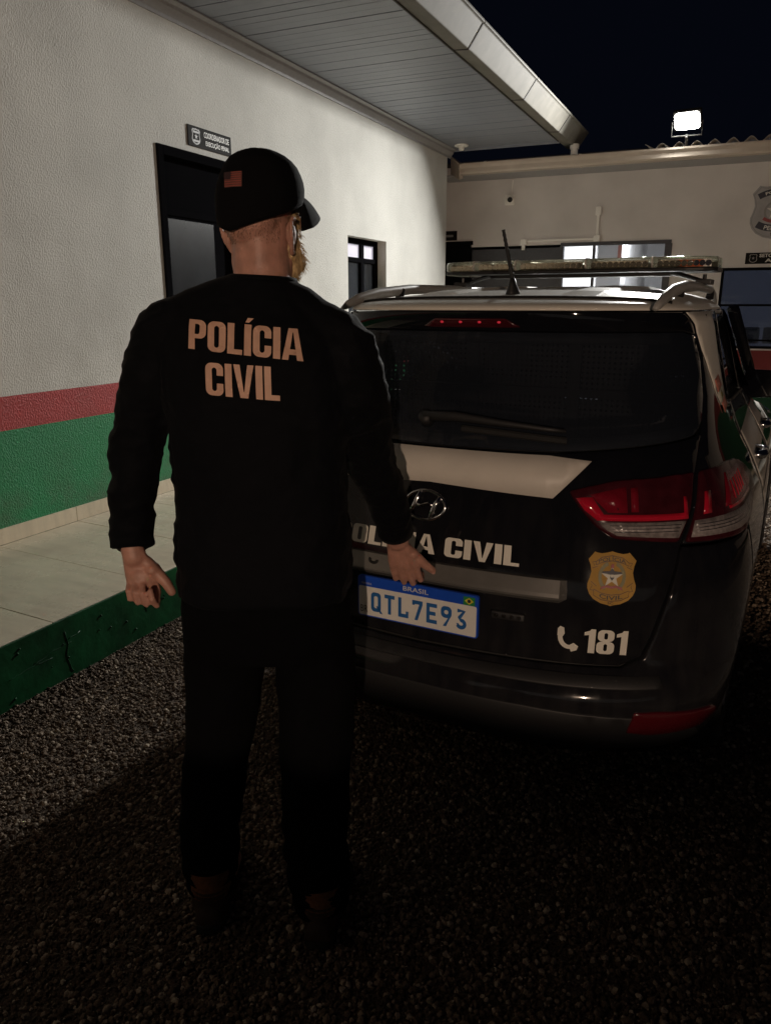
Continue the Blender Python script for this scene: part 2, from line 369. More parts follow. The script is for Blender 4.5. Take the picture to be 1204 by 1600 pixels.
def inset(poly, d):
    out = []; N = len(poly); ar = sum(poly[i][0] * poly[(i + 1) % N][1] - poly[(i + 1) % N][0] * poly[i][1] for i in range(N)); sg = 1 if ar > 0 else -1
    for i in range(N):
        a = Vector(poly[i - 1]); p = Vector(poly[i]); b = Vector(poly[(i + 1) % N])
        t = (b - a).normalized(); out.append(tuple(p + Vector((-t.y, t.x)) * sg * d))
    return out

def patch(name, poly, fmap, m, parent, off=.002, thick=.012, grid=.06, holes=(), bev=.004, step=None, mirror=False):
    """panel following a curved surface fmap(x,y)->Vector; rolled edge, real thickness"""
    step = step or grid * .5
    o_ = densify(poly, step); hs = [densify(h, step) for h in holes]
    extra = []
    if bev: extra = inset(o_, bev) + [q for h in hs for q in inset(h, -bev)]
    v2, f = triangulate(o_, hs, grid, extra)
    e = 1e-3; v3 = []; nn = []
    for (x, y) in v2:
        P = fmap(x, y); n = (fmap(x + e, y) - fmap(x - e, y)).cross(fmap(x, y + e) - fmap(x, y - e))
        n = n.normalized() if n.length > 0 else Vector((0, -1, 0)); v3.append(P); nn.append(n)
    cnt = {}
    for q in f:
        for i in range(len(q)):
            k = (q[i], q[(i + 1) % len(q)]); cnt[k] = 1
    bnd = [k for k in cnt if (k[1], k[0]) not in cnt]; bv = set(i for k in bnd for i in k)
    V = [v3[i] + nn[i] * (off - (bev * .7 if i in bv else 0)) for i in range(len(v3))]
    F = list(f)
    if thick:
        idx = {}
        for i in bv: idx[i] = len(V); V.append(v3[i] + nn[i] * (off - thick))
        F += [(a, idx[a], idx[b], b) for a, b in bnd]
    if mirror: V = [Vector((-p.x, p.y, p.z)) for p in V]; F = [tuple(reversed(q)) for q in F]
    # smooth top, sharp skirt is fine with rolled edge
    return link(name, V, F, m, parent, smooth=True)

def ribbon(pts, wd):
    """thin line of width wd along 2D pts -> polygon"""
    L = []; R_ = []
    for i, p in enumerate(pts):
        a = Vector(pts[max(0, i - 1)]); b = Vector(pts[min(len(pts) - 1, i + 1)]); t = (b - a).normalized(); n = Vector((-t.y, t.x)) * wd / 2
        L.append(tuple(Vector(p) + n)); R_.append(tuple(Vector(p) - n))
    return L + R_[::-1]

# ------------------------------------------------------------------ lettering
def rr_path(x0, y0, x1, y1, r, n=6, gap=0):
    ym = (y0 + y1) / 2; P = [(x1, ym + gap)]
    for cx, cy, a in ((x1 - r, y1 - r, 0), (x0 + r, y1 - r, 90), (x0 + r, y0 + r, 180), (x1 - r, y0 + r, 270)):
        for k in range(n + 1):
            t = math.radians(a + 90 * k / n); P.append((cx + r * math.cos(t), cy + r * math.sin(t)))
    P.append((x1, ym - gap)); return P
def strip_polys(A, B, closed=False):
    out = [[A[i], A[i + 1], B[i + 1], B[i]] for i in range(len(A) - 1)]
    if closed: out.append([A[-1], A[0], B[0], B[-1]])
    return out
def rect(x0, y0, x1, y1): return [(x0, y0), (x1, y0), (x1, y1), (x0, y1)]
def stroke(pts, t):
    p = ribbon(pts, t); n = len(pts); return strip_polys(p[:n], p[n:][::-1])
def arc(cx, cy, rx, ry, a0, a1, n=10): return [(cx + rx * math.cos(math.radians(a0 + (a1 - a0) * k / n)), cy + ry * math.sin(math.radians(a0 + (a1 - a0) * k / n))) for k in range(n + 1)]
def glyph(ch, t=.20, wd=.55):
    """heavy condensed block capital, height 1 -> (list of polygons, advance)"""
    h = .14
    if ch in 'O0': return strip_polys(rr_path(0, 0, wd, 1, .19), rr_path(t, h, wd - t, 1 - h, .085)), wd
    if ch == 'C': return strip_polys(rr_path(0, 0, wd, 1, .19, gap=.12), rr_path(t, h, wd - t, 1 - h, .085, gap=.12)), wd
    if ch == 'I': return [rect(0, 0, t + .01, 1)], t + .01
    if ch == 'Í': return [rect(0, 0, t + .01, 1), [(.02, 1.06), (.13, 1.06), (.27, 1.21), (.09, 1.21)]], t + .01
    if ch == 'L': return [rect(0, 0, t, 1), rect(t, 0, wd * .82, .16)], wd * .82
    if ch == 'P':
        o = [(t, 1)] + arc(wd - .2, .8, .2, .2, 90, 0, 6) + arc(wd - .2, .58, .2, .2, 0, -90, 6) + [(t, .38)]
        i = [(t, .86)] + arc(wd - t - .07, .79, .07, .07, 90, 0, 6) + arc(wd - t - .07, .59, .07, .07, 0, -90, 6) + [(t, .52)]
        return [rect(0, 0, t, 1)] + strip_polys(o, i), wd
    if ch == 'A':
        W_ = wd + .08; c = W_ / 2
        k = t * .93; f = lambda y: k + (c - k - .012) * y / .86
        L = [(0, 0), (k, 0), (f(.17), .17), (f(.34), .34), (c - .012, .86), (c, .88), (c, 1), (c - .13, 1)]
        return [L, [(2 * c - x, y) for x, y in L][::-1], [(f(.17), .17), (2 * c - f(.17), .17), (2 * c - f(.34), .34), (f(.34), .34)]], W_
    if ch == 'V':
        W_ = wd + .06; c = W_ / 2; L = [(0, 1), (t * .95, 1), (c - .012, .2), (c, .18), (c, 0), (c - .12, 0)]
        return [L, [(2 * c - x, y) for x, y in L][::-1]], W_
    if ch == '1': return [[(.14, 0), (.34, 0), (.34, 1), (.2, 1), (.16, .93), (.0, .85), (.0, .72), (.14, .75)]], .34
    if ch == '8':
        return strip_polys(rr_path(0, 0, wd, .515, .17), rr_path(t, .12, wd - t, .42, .07)) + strip_polys(rr_path(.02, .515, wd - .02, 1, .17), rr_path(t, .61, wd - t, .88, .06)), wd
    return [], .26
def plate_glyph(ch, t=.185, wd=.6):
    k = t / 2; x1 = wd - k; y1 = 1 - k
    if ch == 'Q': return strip_polys(rr_path(0, 0, wd, 1, .2), rr_path(t, t, wd - t, 1 - t, .09)) + [[(.30, .30), (.43, .30), (.70, -.06), (.55, -.06)]]
    if ch == 'T': return [rect(0, 1 - t, wd, 1), rect(wd / 2 - k, 0, wd / 2 + k, 1 - t)]
    if ch == 'L': return [rect(0, 0, t, 1), rect(t, 0, wd, t), rect(wd - t * .8, t, wd, t * 1.8)]
    if ch == '7': return [rect(0, 1 - t, wd, 1), rect(0, .76, t * .8, 1 - t), [(.14, 0), (.32, 0), (wd, 1 - t), (wd - .19, 1 - t)]]
    if ch == 'E': return [rect(0, 0, t, 1), rect(t, 0, wd, t), rect(t, .5 - k, wd - .08, .5 + k), rect(t, 1 - t, wd, 1)]
    if ch == '9':
        return strip_polys(rr_path(0, .42, wd, 1, .22), rr_path(t, .42 + t, wd - t, 1 - t, .1)) + [[(.12, 0), (.30, 0), (wd, .62), (wd - .10, .46), (wd - .2, .42)]]
    if ch == '3':
        P = [(k, .2)] + arc(wd / 2, .27, wd / 2 - k, .27 - k, 200, 445, 14) + [(wd / 2 - .1, .56), (x1 - .05, y1), (k, y1)]
        return stroke(P, t)
    return []
def layout(s, fn, gap=.06, widths=None):
    x = 0; out = []
    for ch in s:
        r = fn(ch); polys, adv = r if isinstance(r, tuple) else (r, widths)
        out += [[(px + x, py) for px, py in q] for q in polys]; x += adv + gap
    return out, x - gap
def map_polys(polys, f, grid=0):
    """2D polygons -> flat print mesh through f; quads are subdivided to follow the surface"""
    v = []; fc = []
    for q in polys:
        q2 = densify(q, .22) if len(q) != 4 else densify(q, .3)
        k = len(v)
        if len(q2) > 4 or True:
            vs, fs = triangulate(densify(q, grid) if grid else q2, grid=grid)
            v += [f(*p) for p in vs]; fc += [tuple(i + k for i in t) for t in fs]
    return v, fc
_txt = {}
def text_polys(s, bold=.02, spacing=1.0):
    cu = bpy.data.curves.new('lettering', 'FONT'); cu.body = s; cu.size = 1; cu.offset = bold; cu.resolution_u = 3; cu.space_character = spacing
    o = bpy.data.objects.new('lettering', cu); C.objects.link(o); bpy.context.view_layer.update()
    me = o.to_mesh(); v = [(p.co.x, p.co.y) for p in me.vertices]; f = [tuple(p.vertices) for p in me.polygons]; o.to_mesh_clear()
    bpy.data.objects.remove(o); bpy.data.curves.remove(cu)
    x0 = min(p[0] for p in v); x1 = max(p[0] for p in v); y0 = min(p[1] for p in v); y1 = max(p[1] for p in v)
    return [((p[0] - x0) / (x1 - x0), (p[1] - y0) / (y1 - y0)) for p in v], f
def text_on(name, s, fr, x0, y0, x1, y1, m, parent, d=.0015, bold=.02):
    v, f = text_polys(s, bold); O_, ex, ey, en = fr
    return link(name, [O_ + ex * (x0 + (x1 - x0) * a) + ey * (y0 + (y1 - y0) * b) + en * d for a, b in v], f, m, parent)

SHIELD = [(0, 1.0), (.10, .975), (.22, .955), (.33, .97), (.36, .985), (.50, .84), (.455, .74), (.43, .62), (.46, .50), (.50, .40), (.495, .31), (.45, .21), (.36, .12), (.2, .045), (.06, .02), (0, 0)]
SHIELD = SHIELD + [(-x, y) for x, y in SHIELD[-2:0:-1]]
STAR = [(.5 * (1 if k % 2 == 0 else .4) * math.sin(PI * k / 5), .5 * (1 if k % 2 == 0 else .4) * math.cos(PI * k / 5)) for k in range(10)]

# ------------------------------------------------------------------ ground
bm_v = [(-60, -60, 0), (80, -60, 0), (80, 80, 0), (-60, 80, 0)]
ground = struct(link('ground', bm_v, [(0, 1, 2, 3)], M['gravel_bed']))

def gravel(name, x0, y0, x1, y1, dens, smin, smax, m):
    o = link(name, [(x0, y0, .002), (x1, y0, .002), (x1, y1, .002), (x0, y1, .002)], [(0, 1, 2, 3)], m)
    o['kind'] = 'stuff'
    ng = bpy.data.node_groups.new(name, 'GeometryNodeTree')
    ng.interface.new_socket('Geometry', in_out='INPUT', socket_type='NodeSocketGeometry'); ng.interface.new_socket('Geometry', in_out='OUTPUT', socket_type='NodeSocketGeometry')
    n = ng.nodes; l = ng.links; gi = n.new('NodeGroupInput'); go = n.new('NodeGroupOutput')
    dp = n.new('GeometryNodeDistributePointsOnFaces'); dp.inputs['Density'].default_value = dens; dp.inputs['Seed'].default_value = 3
    l.new(gi.outputs[0], dp.inputs['Mesh'])
    dn = n.new('ShaderNodeTexNoise'); dn.inputs['Scale'].default_value = 1.7; dn.inputs['Detail'].default_value = 5      # worn, thinner patches
    dm = n.new('ShaderNodeMapRange'); dm.inputs[1].default_value = .36; dm.inputs[2].default_value = .60; dm.inputs[3].default_value = dens * .28; dm.inputs[4].default_value = dens * 1.1
    l.new(dn.outputs[0], dm.inputs[0]); l.new(dm.outputs[0], dp.inputs['Density'])
    jn = n.new('GeometryNodeJoinGeometry')
    for k in range(4):
        ic = n.new('GeometryNodeMeshIcoSphere'); ic.inputs['Radius'].default_value = 1; ic.inputs['Subdivisions'].default_value = 2
        sp = n.new('GeometryNodeSetPosition'); tx = n.new('ShaderNodeTexNoise'); tx.inputs['Scale'].default_value = .8; tx.noise_dimensions = '4D'; tx.inputs['W'].default_value = k * 3.7
        sb = n.new('ShaderNodeVectorMath'); sb.operation = 'MULTIPLY_ADD'; sb.inputs[1].default_value = (2.2, 2.2, 2.2); sb.inputs[2].default_value = (-1.1, -1.1, -1.1)
        l.new(tx.outputs['Color'], sb.inputs[0]); l.new(sb.outputs[0], sp.inputs['Offset']); l.new(ic.outputs[0], sp.inputs['Geometry'])
        gi2 = n.new('GeometryNodeGeometryToInstance'); l.new(sp.outputs[0], gi2.inputs[0]); l.new(gi2.outputs[0], jn.inputs[0])
    ip = n.new('GeometryNodeInstanceOnPoints'); l.new(dp.outputs['Points'], ip.inputs['Points']); l.new(jn.outputs[0], ip.inputs['Instance']); ip.inputs['Pick Instance'].default_value = True
    rr = n.new('FunctionNodeRandomValue'); rr.data_type = 'FLOAT_VECTOR'; rr.inputs[1].default_value = (6.28, 6.28, 6.28); l.new(rr.outputs[0], ip.inputs['Rotation'])
    rs = n.new('FunctionNodeRandomValue'); rs.data_type = 'FLOAT'; rs.inputs[2].default_value = 0; rs.inputs[3].default_value = 1; rs.inputs['Seed'].default_value = 9
    pw = n.new('ShaderNodeMath'); pw.operation = 'POWER'; pw.inputs[1].default_value = 3.0; l.new(rs.outputs[1], pw.inputs[0])
    ma = n.new('ShaderNodeMath'); ma.operation = 'MULTIPLY_ADD'; ma.inputs[1].default_value = smax - smin; ma.inputs[2].default_value = smin; l.new(pw.outputs[0], ma.inputs[0])
    l.new(ma.outputs[0], ip.inputs['Scale'])
    sm = n.new('GeometryNodeSetMaterial'); sm.inputs['Material'].default_value = m; l.new(ip.outputs[0], sm.inputs['Geometry'])
    j2 = n.new('GeometryNodeJoinGeometry'); l.new(sm.outputs[0], j2.inputs[0]); l.new(j2.outputs[0], go.inputs[0])
    md = o.modifiers.new('scatter', 'NODES'); md.node_group = ng
    return o
def stone_mat():
    m = mat('stone', (.16, .13, .10), .85, spec=.3); nt = m.node_tree; n = nt.nodes; l = nt.links
    oi = n.new('ShaderNodeObjectInfo'); r = n.new('ShaderNodeValToRGB'); e = r.color_ramp.elements
    e[0].color = (.065, .044, .030, 1); e[1].color = (.50, .41, .31, 1); e[1].position = 1
    x = e.new(.6); x.color = (.155, .110, .076, 1); x = e.new(.88); x.color = (.30, .23, .17, 1)
    l.new(oi.outputs['Random'], r.inputs[0]); l.new(r.outputs[0], n['Principled BSDF'].inputs['Base Color']); return m
M['stone'] = stone_mat()
gravel('gravel', -2.48, .3, .9, 3.4, 15000, .0030, .0090, M['stone'])
gravel('gravel', -2.48, 3.4, 3.5, 9.35, 3400, .005, .013, M['stone'])

# ------------------------------------------------------------------ left building
HP, XW, XK = .273, -3.60, -2.487       # walkway height, wall plane, kerb face
wk = struct(G().box(-8, -4, -.3, XK - .012, 9.85, HP - .012).build('walkway', M['grout']))
tile_v = None
def tile_mesh(x0, x1, ln, skew, z0, z1):
    return G().add([(x0, 0, z0), (x1, -skew, z0), (x1, ln - skew, z0), (x0, ln, z0), (x0, 0, z1), (x1, -skew, z1), (x1, ln - skew, z1), (x0, ln, z1)],
                   [(0, 3, 2, 1), (4, 5, 6, 7), (0, 1, 5, 4), (1, 2, 6, 5), (2, 3, 7, 6), (3, 0, 4, 7)])
t0 = tile_mesh(XW + .012, XK - .005, .5625, .085, HP - .012, HP).build('tile', M['tile'], wk); bevel_mod(t0, .0012, 1)
sk0 = None
bldg = tag(empty('office_building', (XW, 5, 0)), 'long white roughcast building with red and green bands, wide eave and black door', 'building')
B0 = Vector((XW, 5, 0))
def bx(name, m, x0, y0, z0, x1, y1, z1, par=bldg, bev=0):
    o = G().box(x0 - B0.x, y0 - B0.y, z0, x1 - B0.x, y1 - B0.y, z1).build(name, m, par)
    return bevel_mod(o, bev) if bev else o
s0 = bx('skirting_tile', M['tile'], XW, 0, HP, XW + .011, .5625, .362); bevel_mod(s0, .0012, 1)
ny = 0
for k in range(-4, 12):
    y = 3.357 + .565 * k
    if k == -4: a, b = t0, s0
    else:
        a = t0.copy(); b = s0.copy(); C.objects.link(a); C.objects.link(b); a.parent = wk; b.parent = bldg
    a.location = (0, y, random.uniform(-.0006, .0006)); b.location = (0, y, 0)
kerb = struct(G().box(XK - .012, -4, -.3, XK, 9.85, HP - .004).build('kerb', M['kerb_green'])); bevel_mod(kerb, .004)
# lumps and cracks of thick old paint on the kerb face
cr = G()
def crack(pts, r):
    P = [(XK + .0005, y + random.uniform(-.004, .004), z + random.uniform(-.003, .003)) for y, z in densify(pts + pts[-2:0:-1], .02)[:len(densify(pts + pts[-2:0:-1], .02)) // 2 + 1]]
    cr.tube(P, [r * random.uniform(.6, 1.3) for _ in P], 5)
crack([(2.19, .21), (2.20, .15), (2.19, .09), (2.215, .02)], .002); crack([(2.02, .135), (2.12, .15), (2.22, .155)], .0012)
crack([(1.9, .12), (2.03, .13), (2.12, .125)], .0011); crack([(2.62, .19), (2.66, .19), (2.68, .17), (2.69, .12)], .0018)
crack([(2.92, .205), (2.97, .21), (3.0, .18), (3.01, .08)], .0018); crack([(3.02, .2), (3.12, .19)], .002); crack([(2.2, .17), (2.27, .18)], .002)
for k in range(26): cr.ball((XK + .001, random.uniform(1.6, 4), random.uniform(.03, .25)), random.uniform(.002, .006), 6, 4)
cr.build('paint_crack', M['kerb_green'], kerb, True)

DY0, DY1, DZ = 4.345, 5.265, 2.553
WY0, WY1, WZ0, WZ1 = 7.05, 7.955, 1.15, 2.206
def wall_piece(name, m, z0, z1, holes, x=XW, th=.16):
    """wall band with rectangular openings: (y,z) plane at x, reveals go inward"""
    ys0, ys1 = -4, 9.80
    g = G(); ycuts = sorted(set([ys0, ys1] + [h[0] for h in holes] + [h[1] for h in holes])); zcuts = sorted(set([z0, z1] + [max(z0, min(z1, q)) for h in holes for q in h[2:]]))
    for i in range(len(ycuts) - 1):
        for j in range(len(zcuts) - 1):
            a, b = ycuts[i], ycuts[i + 1]; c, d = zcuts[j], zcuts[j + 1]
            if any(h[0] <= a and b <= h[1] and h[2] <= c and d <= h[3] for h in holes): continue
            g.add([(x - B0.x, a - B0.y, c), (x - B0.x, b - B0.y, c), (x - B0.x, b - B0.y, d), (x - B0.x, a - B0.y, d)], [(0, 1, 2, 3)])
    for (a, b, c, d) in holes:
        c2, d2 = max(c, z0), min(d, z1)
        if d2 <= c2: continue
        X0, X1 = x - th - B0.x, x - B0.x; a -= B0.y; b -= B0.y
        g.add([(X0, a, c2), (X1, a, c2), (X1, a, d2), (X0, a, d2)], [(0, 1, 2, 3)]); g.add([(X0, b, c2), (X1, b, c2), (X1, b, d2), (X0, b, d2)], [(3, 2, 1, 0)])
        if d <= z1: g.add([(X0, a, d2), (X1, a, d2), (X1, b, d2), (X0, b, d2)], [(0, 1, 2, 3)])
        if c >= z0: g.add([(X0, a, c2), (X1, a, c2), (X1, b, c2), (X0, b, c2)], [(3, 2, 1, 0)])
    # end wall and back side
    if x == XW: g.add([(x - B0.x, ys1 - B0.y, z0), (x - 4.4 - B0.x, ys1 - B0.y, z0), (x - 4.4 - B0.x, ys1 - B0.y, z1), (x - B0.x, ys1 - B0.y, z1)], [(0, 1, 2, 3)])
    v = g.v; o = link(name, v, g.f, m, bldg); bm = bmesh.new(); bm.from_mesh(o.data); bmesh.ops.remove_doubles(bm, verts=bm.verts, dist=.0005); bm.to_mesh(o.data); bm.free()
    return o
HOLES = [(DY0, DY1, HP - .02, DZ), (WY0, WY1, WZ0, WZ1)]
wall_piece('wall', M['white_plaster'], 1.072, 3.46, HOLES)
wall_piece('red_band', M['red_plaster'], .889, 1.072, HOLES, XW + .002)
wall_piece('green_band', M['green_plaster'], HP - .01, .889, HOLES, XW + .002)
bx('rear_wall', M['white_plaster'], -8, -4, 0, -7.95, 9.79, 3.45)
bx('room_floor', M['dark_room'], -7.9, -4, HP - .02, XW - .17, 9.7, HP + .004)
# crown moulding under the eave, stepped
mp_ = [(0, 3.325), (.012, 3.325), (.014, 3.345), (.045, 3.385), (.050, 3.405), (.085, 3.415), (.085, 3.424), (0, 3.424)]
def extr(poly, y0, y1, name, m, par=bldg, x0=XW):
    g = G(); n = len(poly); a = [(x0 + x - B0.x, y0 - B0.y, z) for x, z in poly]; b = [(x0 + x - B0.x, y1 - B0.y, z) for x, z in poly]
    g.add(a + b, [tuple(range(n)), tuple(range(2 * n - 1, n - 1, -1))] + [(k, (k + 1) % n, n + (k + 1) % n, n + k) for k in range(n)]); return g.build(name, m, par)
extr(mp_, -4, 9.9, 'crown_moulding', M['moulding'])
# PVC soffit boards, each its own piece with a groove between
SX1 = -2.255
def board():
    w_ = .0985
    prof = [(0, 3.428), (.094, 3.428), (.096, 3.432), (.0985, 3.438), (.0985, 3.445), (0, 3.445)]
    g = G(); n = len(prof); a = [(0, y, z) for y, z in prof]; b = [(SX1 - XW, y, z) for y, z in prof]
    g.add(a + b, [tuple(range(n)), tuple(range(2 * n - 1, n - 1, -1))] + [(k, (k + 1) % n, n + (k + 1) % n, n + k) for k in range(n)]); return g
b0 = board().build('soffit_board', M['soffit'], bldg)
NB = 88
for k in range(NB):
    a = b0 if k == 0 else b0.copy()
    if k: C.objects.link(a); a.parent = bldg
    a.location = (0, 9.895 - .1 * (k + 1) - B0.y, random.uniform(-.0012, .0012)); a.rotation_euler = (random.uniform(-.002, .002), 0, 0)
bx('soffit_backing', M['joint'], XW, 1.0, 3.447, SX1, 9.897, 3.46)
bx('end_trim', M['soffit'], XW + .003, 9.898, 3.40, SX1 + .02, 9.91, 3.47)
bx('edge_trim', M['joint'], SX1 + .001, -4, 3.415, SX1 + .012, 9.91, 3.46)
# roof slab above
rf = extr([(-5, 3.47), (1.30, 3.47), (1.30, 3.56), (-2.2, 3.95), (-5, 3.56)], -4, 9.92, 'roof', M['asbestos'])
# folded metal gutter in lengths with visible joints
gp = [(1.345, 3.425), (1.475, 3.417), (1.585, 3.575), (1.60, 3.578), (1.60, 3.60), (1.57, 3.602), (1.46, 3.44), (1.36, 3.446)]
for (y0, y1) in ((1.4, 3.0), (3.004, 4.60), (4.604, 6.20), (6.204, 7.83), (7.834, 9.36), (9.364, 10.45)):
    g_ = extr(gp, y0, y1, 'gutter_length', M['gutter']); bevel_mod(g_, .006, 2)
for y in (3.0, 4.6, 6.2, 7.83, 9.36):
    extr([(1.343, 3.421), (1.477, 3.413), (1.588, 3.572), (1.580, 3.578), (1.470, 3.423), (1.343, 3.431)], y - .007, y + .011, 'gutter_joint', M['joint'])
extr([(1.345, 3.426), (1.475, 3.418), (1.584, 3.575), (1.57, 3.60), (1.36, 3.6)], 10.45, 10.456, 'gutter_end', M['gutter'])
o = G().tube([(-2.115 - B0.x, 10.2 - B0.y, 3.43), (-2.115 - B0.x, 10.2 - B0.y, 3.375)], .055, 16).tube([(-2.115 - B0.x, 10.2 - B0.y, 3.38), (-2.115 - B0.x, 10.2 - B0.y, 3.31)], .043, 16).build('gutter_outlet', M['pvc_white'], bldg, False)

# door with black aluminium frame
def yz(name, m, x0, x1, a, b, c, d, par, bev=0):
    o = G().box(x0 - B0.x, a - B0.y, c, x1 - B0.x, b - B0.y, d).build(name, m, par)
    return bevel_mod(o, bev, 2) if bev else o
door = yz('door', M['black_alu'], XW - .085, XW - .055, DY0 + .05, DY1 - .05, HP + .005, DZ - .05, bldg, .003)
fr = G()
for (a, b, c, d) in ((DY0 - .012, DY0 + .048, HP, DZ + .012), (DY1 - .048, DY1 + .012, HP, DZ + .012), (DY0 + .048, DY1 - .048, DZ - .048, DZ + .012)):
    fr.box(XW - .09 - B0.x, a - B0.y, c, XW + .014 - B0.x, b - B0.y, d)
bevel_mod(fr.build('frame', M['black_alu'], door), .003)
yz('pane', M['dark_pane'], XW - .056, XW - .050, DY0 + .11, DY1 - .29, 1.02, 2.12, door)
yz('rail', M['black_alu'], XW - .055, XW - .042, DY0 + .05, DY1 - .05, 2.14, 2.19, door, .003)
yz('rail', M['black_alu'], XW - .055, XW - .042, DY0 + .05, DY1 - .05, .95, 1.0, door, .003)
G().tube([(XW - .055 - B0.x, DY1 - .14 - B0.y, 1.28), (XW - .01 - B0.x, DY1 - .14 - B0.y, 1.28), (XW - .01 - B0.x, DY1 - .26 - B0.y, 1.28)], .011, 10).build('handle', M['steel'], door, True)
# sliding window with black frame
win = yz('window', M['black_alu'], XW - .15, XW - .10, WY0 + .001, WY0 + .06, WZ0 + .001, WZ1 - .001, bldg, .003)
fr = G()
for (a, b, c, d) in ((WY1 - .06, WY1 - .001, WZ0 + .001, WZ1 - .001), (WY0 + .06, WY1 - .06, WZ1 - .055, WZ1 - .001), (WY0 + .06, WY1 - .06, WZ0 + .001, WZ0 + .05),
                     (7.545, 7.615, WZ0 + .05, WZ1 - .055), (WY0 + .06, 7.545, 1.975, 2.02), (7.615, WY1 - .06, 1.975, 2.02)):
    fr.box(XW - .15 - B0.x, a - B0.y, c, XW - .10 - B0.x, b - B0.y, d)
bevel_mod(fr.build('frame', M['black_alu'], win), .003)
for a, b in ((WY0 + .06, 7.545), (7.615, WY1 - .06)):
    yz('pane', M['dark_pane'], XW - .135, XW - .128, a, b, WZ0 + .05, 1.975, win); yz('upper_pane', M['lit_pane'], XW - .135, XW - .128, a, b, 2.02, WZ1 - .055, win)

# sign above the door
SG = Vector((XW + .006, 4.665, 2.607))
FY = (Vector((0, 0, 0)), Vector((0, 1, 0)), Vector((0, 0, 1)), Vector((1, 0, 0)))
sg = tag(empty('door_sign', SG), 'narrow black sign with a shield and two white lines of text above the door', 'sign')
bevel_mod(G().box(-.004, 0, 0, .004, .497, .132).build('plate', M['sign_black'], sg), .0015)
def shield_poly(fr, cx, y0, hgt, wid, name, m, par, d0, d1): return G().disc_extrude([(cx + x * wid, y0 + y * hgt) for x, y in SHIELD], fr, d0, d1).build(name, m, par)
shield_poly(FY, .085, .014, .104, .092, 'shield', M['print_grey'], sg, .0045, .0052)
shield_poly(FY, .085, .022, .088, .076, 'shield_field', M['sign_black'], sg, .0052, .0056)
link('star', [Vector((.006, .085 + x * .04, .066 + y * .04)) for x, y in STAR], [tuple(range(10))], M['print_grey'], sg)
for yy in (.032, .088): G().box(.0056, .052, yy, .006, .118, yy + .013).build('ribbon', M['print_grey'], sg)
text_on('lettering', 'COORDENADOR DE', FY, .175, .074, .468, .112, M['print_white'], sg, .0052, .014)
text_on('lettering', 'EXECUÇÃO PENAL', FY, .192, .018, .468, .062, M['print_white'], sg, .0052, .014)

# round fitting under the eave
fx = tag(empty('eave_fitting', (-3.37, 9.66, 3.427)), 'small round white fitting under the far end of the eave', 'ceiling fitting')
G().tube([(0, 0, 0), (0, 0, -.012), (0, 0, -.02)], [.085, .085, .07], 24).build('base', M['pvc_white'], fx, False)
G().tube([(0, 0, -.019), (0, 0, -.05), (0, 0, -.062)], [.035, .034, .026], 18).build('socket', M['pvc_white'], fx, False)

# ------------------------------------------------------------------ rear building
YB, YG = 10.7, 10.2
rb = tag(empty('rear_building', (0, YB, 0)), 'low rear building with pvc gutter, corrugated roof and a lit room behind the window', 'building')
def rbx(name, m, x0, y0, z0, x1, y1, z1, par=rb, bev=0):
    o = G().box(x0, y0 - YB, z0, x1, y1 - YB, z1).build(name, m, par)
    return bevel_mod(o, bev) if bev else o
XL, XR = -8.0, 9.0
struct(G().box(XL, 9.39, -.3, XR, YB + .3, .08).build('rear_walkway', M['concrete']))
H2 = [(-3.99, -3.555, 0, 2.375), (-3.555, -2.325, .08, 2.32), (-2.325, -.945, .9, 2.335), (-.335, 1.25, 1.03, 1.975)]
def back_wall(name, m, z0, z1, y):
    g = G(); xs = sorted(set([XL, XR] + [q for h in H2 for q in h[:2]])); zs = sorted(set([z0, z1] + [max(z0, min(z1, q)) for h in H2 for q in h[2:]]))
    for i in range(len(xs) - 1):
        for j in range(len(zs) - 1):
            a, b, c, d = xs[i], xs[i + 1], zs[j], zs[j + 1]
            if any(h[0] <= a and b <= h[1] and h[2] <= c and d <= h[3] for h in H2): continue
            g.add([(a, y, c), (b, y, c), (b, y, d), (a, y, d)], [(0, 1, 2, 3)])
    for (a, b, c, d) in H2:
        c, d = max(c, z0), min(d, z1)
        if d <= c: continue
        for X in (a, b): g.add([(X, y, c), (X, y + .15, c), (X, y + .15, d), (X, y, d)], [(0, 1, 2, 3)])
        g.add([(a, y, d), (b, y, d), (b, y + .15, d), (a, y + .15, d)], [(0, 1, 2, 3)]); g.add([(a, y, c), (b, y, c), (b, y + .15, c), (a, y + .15, c)], [(0, 1, 2, 3)])
    return link(name, g.v, g.f, m, rb)
back_wall('wall', M['back_plaster'], 1.02, 3.35, 0)
back_wall('red_band', M['back_red'], .76, 1.012, -.002)
back_wall('green_band', M['back_green'], .165, .76, -.002)
for k in range(-8, 26):
    x = XL + 8 + k * .57 - .3
    if x < -3.4 and x > -3.99: pass
    if k == -8: kt = rbx('skirting_tile', M['tile'], 0, YB - .012, .08, .566, YB - .001, .165)
    else: kt = kt.copy(); C.objects.link(kt); kt.parent = rb
    kt.location.x = x
rbx('band_ledge', M['back_plaster'], -.945, YB - .018, 1.012, XR, YB, 1.022)
